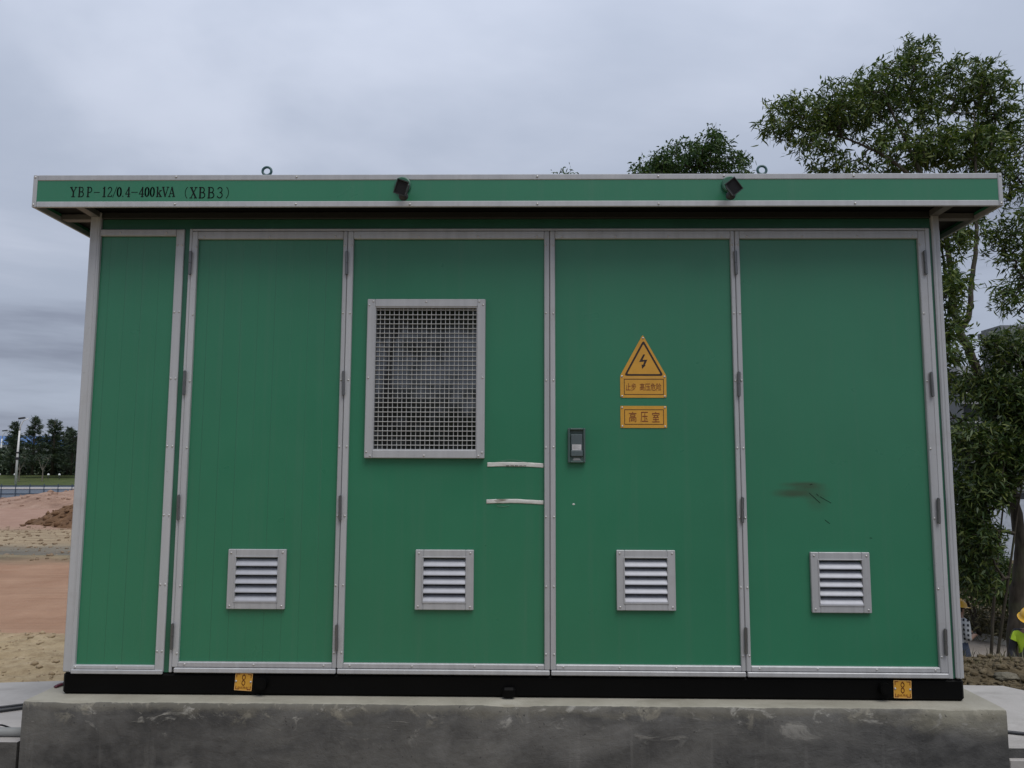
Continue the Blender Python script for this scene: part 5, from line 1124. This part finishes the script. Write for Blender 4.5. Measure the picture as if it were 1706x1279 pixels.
# ------------------------------------------------------------------ people
def person(label, loc, rz, pose, zones, vest=None, lean=0.0):
    """pose: joint name -> position; one skinned surface from the pelvis outwards"""
    t = thing('person', label, 'person', loc, rz)
    J = dict(pelvis=(0, 0, .95), belly=(0, .0, 1.10), chest=(0, .0, 1.30), neck=(0, .0, 1.46), head0=(0, .015, 1.54), head1=(0, .02, 1.63), crown=(0, .01, 1.70), nose=(0, .115, 1.595),
             shl=(-.17, 0, 1.40), ell=(-.24, .02, 1.13), wrl=(-.20, .22, 1.05), shr=(.17, 0, 1.40), elr=(.24, .02, 1.13), wrr=(.20, .22, 1.05),
             hpl=(-.10, 0, .90), knl=(-.11, .03, .50), anl=(-.11, 0, .09), tol=(-.12, .17, .04), hpr=(.10, 0, .90), knr=(.11, .03, .50), anr=(.11, 0, .09), tor=(.12, .17, .04))
    J.update(pose)
    for s_, sg in (('l', -1), ('r', 1)):
        e, w = Vector(J['el' + s_]), Vector(J['wr' + s_]); d = (w - e).normalized(); side = d.cross(Vector((0, 0, 1))).normalized(); dn = side.cross(d).normalized() * -1
        J['pm' + s_] = tuple(w + d * .075)
        for k, (o, L_) in enumerate(((-.030, .070), (-.010, .085), (.010, .080), (.030, .062))):
            r1 = w + d * .10 + side * o; J['f%d%s' % (k, s_)] = tuple(r1 + d * L_ * .45 + dn * -.006); J['g%d%s' % (k, s_)] = tuple(r1 + d * L_ * .75 - Vector((0, 0, .030)))
        J['th' + s_] = tuple(w + d * .045 + side * -.045 * sg + Vector((0, 0, .004))); J['tt' + s_] = tuple(w + d * .085 + side * -.055 * sg - Vector((0, 0, .012)))
    Rr = dict(pelvis=.135, belly=.125, chest=.150, neck=.060, head0=.075, head1=.098, crown=.070, nose=.018, sh=.075, el=.050, wr=.034, hp=.105, kn=.068, an=.048, to=.045, pm=.036, th=.012, tt=.009)
    E_ = [('pelvis', 'belly'), ('belly', 'chest'), ('chest', 'neck'), ('neck', 'head0'), ('head0', 'head1'), ('head1', 'crown'), ('head1', 'nose')]
    for s_ in 'lr':
        E_ += [('chest', 'sh' + s_), ('sh' + s_, 'el' + s_), ('el' + s_, 'wr' + s_), ('wr' + s_, 'pm' + s_), ('pelvis', 'hp' + s_), ('hp' + s_, 'kn' + s_), ('kn' + s_, 'an' + s_), ('an' + s_, 'to' + s_), ('wr' + s_, 'th' + s_), ('th' + s_, 'tt' + s_)]
        for k in range(4): E_ += [('pm' + s_, 'f%d%s' % (k, s_)), ('f%d%s' % (k, s_), 'g%d%s' % (k, s_))]
    names = list(J); me = bpy.data.meshes.new('body'); me.from_pydata([J[n] for n in names], [(names.index(a), names.index(c)) for a, c in E_], []); me.update()
    o = bpy.data.objects.new('body', me); COL.objects.link(o)
    sk = o.modifiers.new('skin', 'SKIN'); sk.use_smooth_shade = True
    if not me.skin_vertices: me.attributes.new('x', 'FLOAT', 'POINT')
    for i, n in enumerate(names):
        q = Rr.get(n, Rr.get(n[:2], .0095)); sv = me.skin_vertices[0].data[i]; sv.radius = (q, q * (.72 if n in ('chest', 'belly', 'pelvis') else 1)); sv.use_root = n == 'pelvis'
    o.modifiers.new('sub', 'SUBSURF').levels = 1; o.modifiers['sub'].render_levels = 1
    dg = bpy.context.evaluated_depsgraph_get(); dg.update(); m2 = bpy.data.meshes.new_from_object(o.evaluated_get(dg)); bpy.data.objects.remove(o)
    m2.name = 'body'; m2.materials.clear(); mats = ['skin', zones['top'], zones['legs'], 'dark']
    for m in mats: m2.materials.append(M[m])
    def near(p, a, c):
        a, c = Vector(J[a]), Vector(J[c]); k = max(0, min(1, (p - a).dot(c - a) / (c - a).length_squared)); return (p - a.lerp(c, k)).length, k
    hz = Vector(J['neck']).z
    for p in m2.polygons:
        c = p.center; best = min(((near(c, a, d_)[0] / (Rr.get(a, Rr.get(a[:2], .01))), a, d_, near(c, a, d_)[1]) for a, d_ in E_), key=lambda q: q[0]); a, d_, k = best[1:]
        z = 0
        if a in ('belly', 'chest') and d_ != 'neck' or d_[:2] in ('sh', 'el') or (a == 'pelvis' and d_ == 'belly'): z = 1
        elif a == 'chest': z = 1 if k < .75 else 0
        elif a[:2] == 'el': z = 1 if k < zones.get('sleeve', .2) else 0
        elif a == 'pelvis' or a[:2] in ('hp', 'kn'): z = 2
        elif a[:2] == 'an': z = 3
        p.material_index = z
    m2.polygons.foreach_set('use_smooth', [True] * len(m2.polygons)); m2.update()
    body = link('body', m2, t)
    h1 = Vector(J['head1']); hd = (Vector(J['nose']) - h1); f = Vector((hd.x, hd.y, 0)).normalized(); tilt = zones.get('tilt', 0)
    H_ = bpy.data.objects.new('helmet', None)
    b = MB(); n = 20; vs = []
    for i in range(8):
        th = math.pi / 2 * i / 7; vs += [(0.118 * math.sin(th) * math.cos(2 * math.pi * k / n), 0.142 * math.sin(th) * math.sin(2 * math.pi * k / n), 0.125 * math.cos(th)) for k in range(n)]
    vs += [(0.150 * math.cos(2 * math.pi * k / n), (0.172 + (.045 if math.sin(2 * math.pi * k / n) > .2 else 0)) * math.sin(2 * math.pi * k / n), -.012) for k in range(n)]
    b.add(vs, [(i * n + k, i * n + (k + 1) % n, (i + 1) * n + (k + 1) % n, (i + 1) * n + k) for i in range(8) for k in range(n)]); bpy.data.objects.remove(H_)
    b.tube([(0, .135 * math.cos(a), .126 * math.sin(a) + .004) for a in [math.pi * k / 10 for k in range(11)]], .012, 6)
    h = b.build('helmet', M['helmet'], t, True, tuple(h1 + Vector((0, 0, .025)))); h.rotation_euler = (R(tilt), 0, math.atan2(f.y, f.x) - math.pi / 2)
    rot = Matrix.Rotation(math.atan2(f.y, f.x) - math.pi / 2, 4, 'Z') @ Matrix.Rotation(R(tilt), 4, 'X')
    for sx in (-1, 1):
        b = MB(); b.ball(h1 + rot @ Vector((sx * .036, .086, -.012)), .011, 8, 6); b.build('eye', M['eye'], t, True)
        b = MB(); b.ball(h1 + rot @ Vector((sx * .098, -.005, -.035)), .026, 8, 6, (.45, .8, 1.15)); b.build('ear', M['skin'], t, True)
    b = MB(); b.ball(h1 + rot @ Vector((0, -.02, -.01)), .104, 14, 8, (.96, 1, .8)); b.build('hair', M['hair'], t, True)
    b = MB(); b.ball(h1 + rot @ Vector((0, .090, -.072)), .020, 8, 5, (1.2, .5, .3)); b.build('mouth', plain('lips', (.20, .085, .07), .5), t, True)
    if vest:
        vm = MB(); idx = {}
        for p in m2.polygons:
            z = p.center.z; 
            if p.material_index == 1 and Vector(J['pelvis']).z - .02 < z < hz - .03 and all(near(p.center, 'el' + s_, 'wr' + s_)[0] > .07 and near(p.center, 'sh' + s_, 'el' + s_)[0] > .055 + .05 * (near(p.center, 'sh' + s_, 'el' + s_)[1] < .25) * 0 for s_ in 'lr'):
                vs = [];
                for vi in p.vertices:
                    if vi not in idx: vv = m2.vertices[vi]; idx[vi] = len(vm.v); vm.v.append(tuple(vv.co + vv.normal * .016))
                    vs.append(idx[vi])
                vm.f.append(tuple(vs)); zz = z - J['pelvis'][2]; vm.mi.append(1 if (.10 < zz < .15 or .24 < zz < .29) else 0)
        vm.build('vest', [M['vest'], M['reflect']], t, True)
    return t
person('person in a checked shirt and yellow helmet holding both forearms forward behind the corner post', (7.93, 11.0, -3.02), R(-75),
       dict(wrl=(-.10, .17, 1.16), ell=(-.22, -.02, 1.10), wrr=(.10, .19, 1.13), elr=(.22, -.02, 1.10)), dict(top='check', legs='jeans', sleeve=.25, tilt=-6))
person('person in a yellow helmet and hi vis vest looking down at the right frame edge', (7.10, 7.6, -2.58), R(155),
       dict(head1=(0, .055, 1.62), crown=(0, .06, 1.69), nose=(0, .145, 1.565), chest=(0, .03, 1.30), neck=(0, .04, 1.45), head0=(0, .05, 1.53)), dict(top='dark', legs='jeans', sleeve=.9, tilt=-20), vest=True)
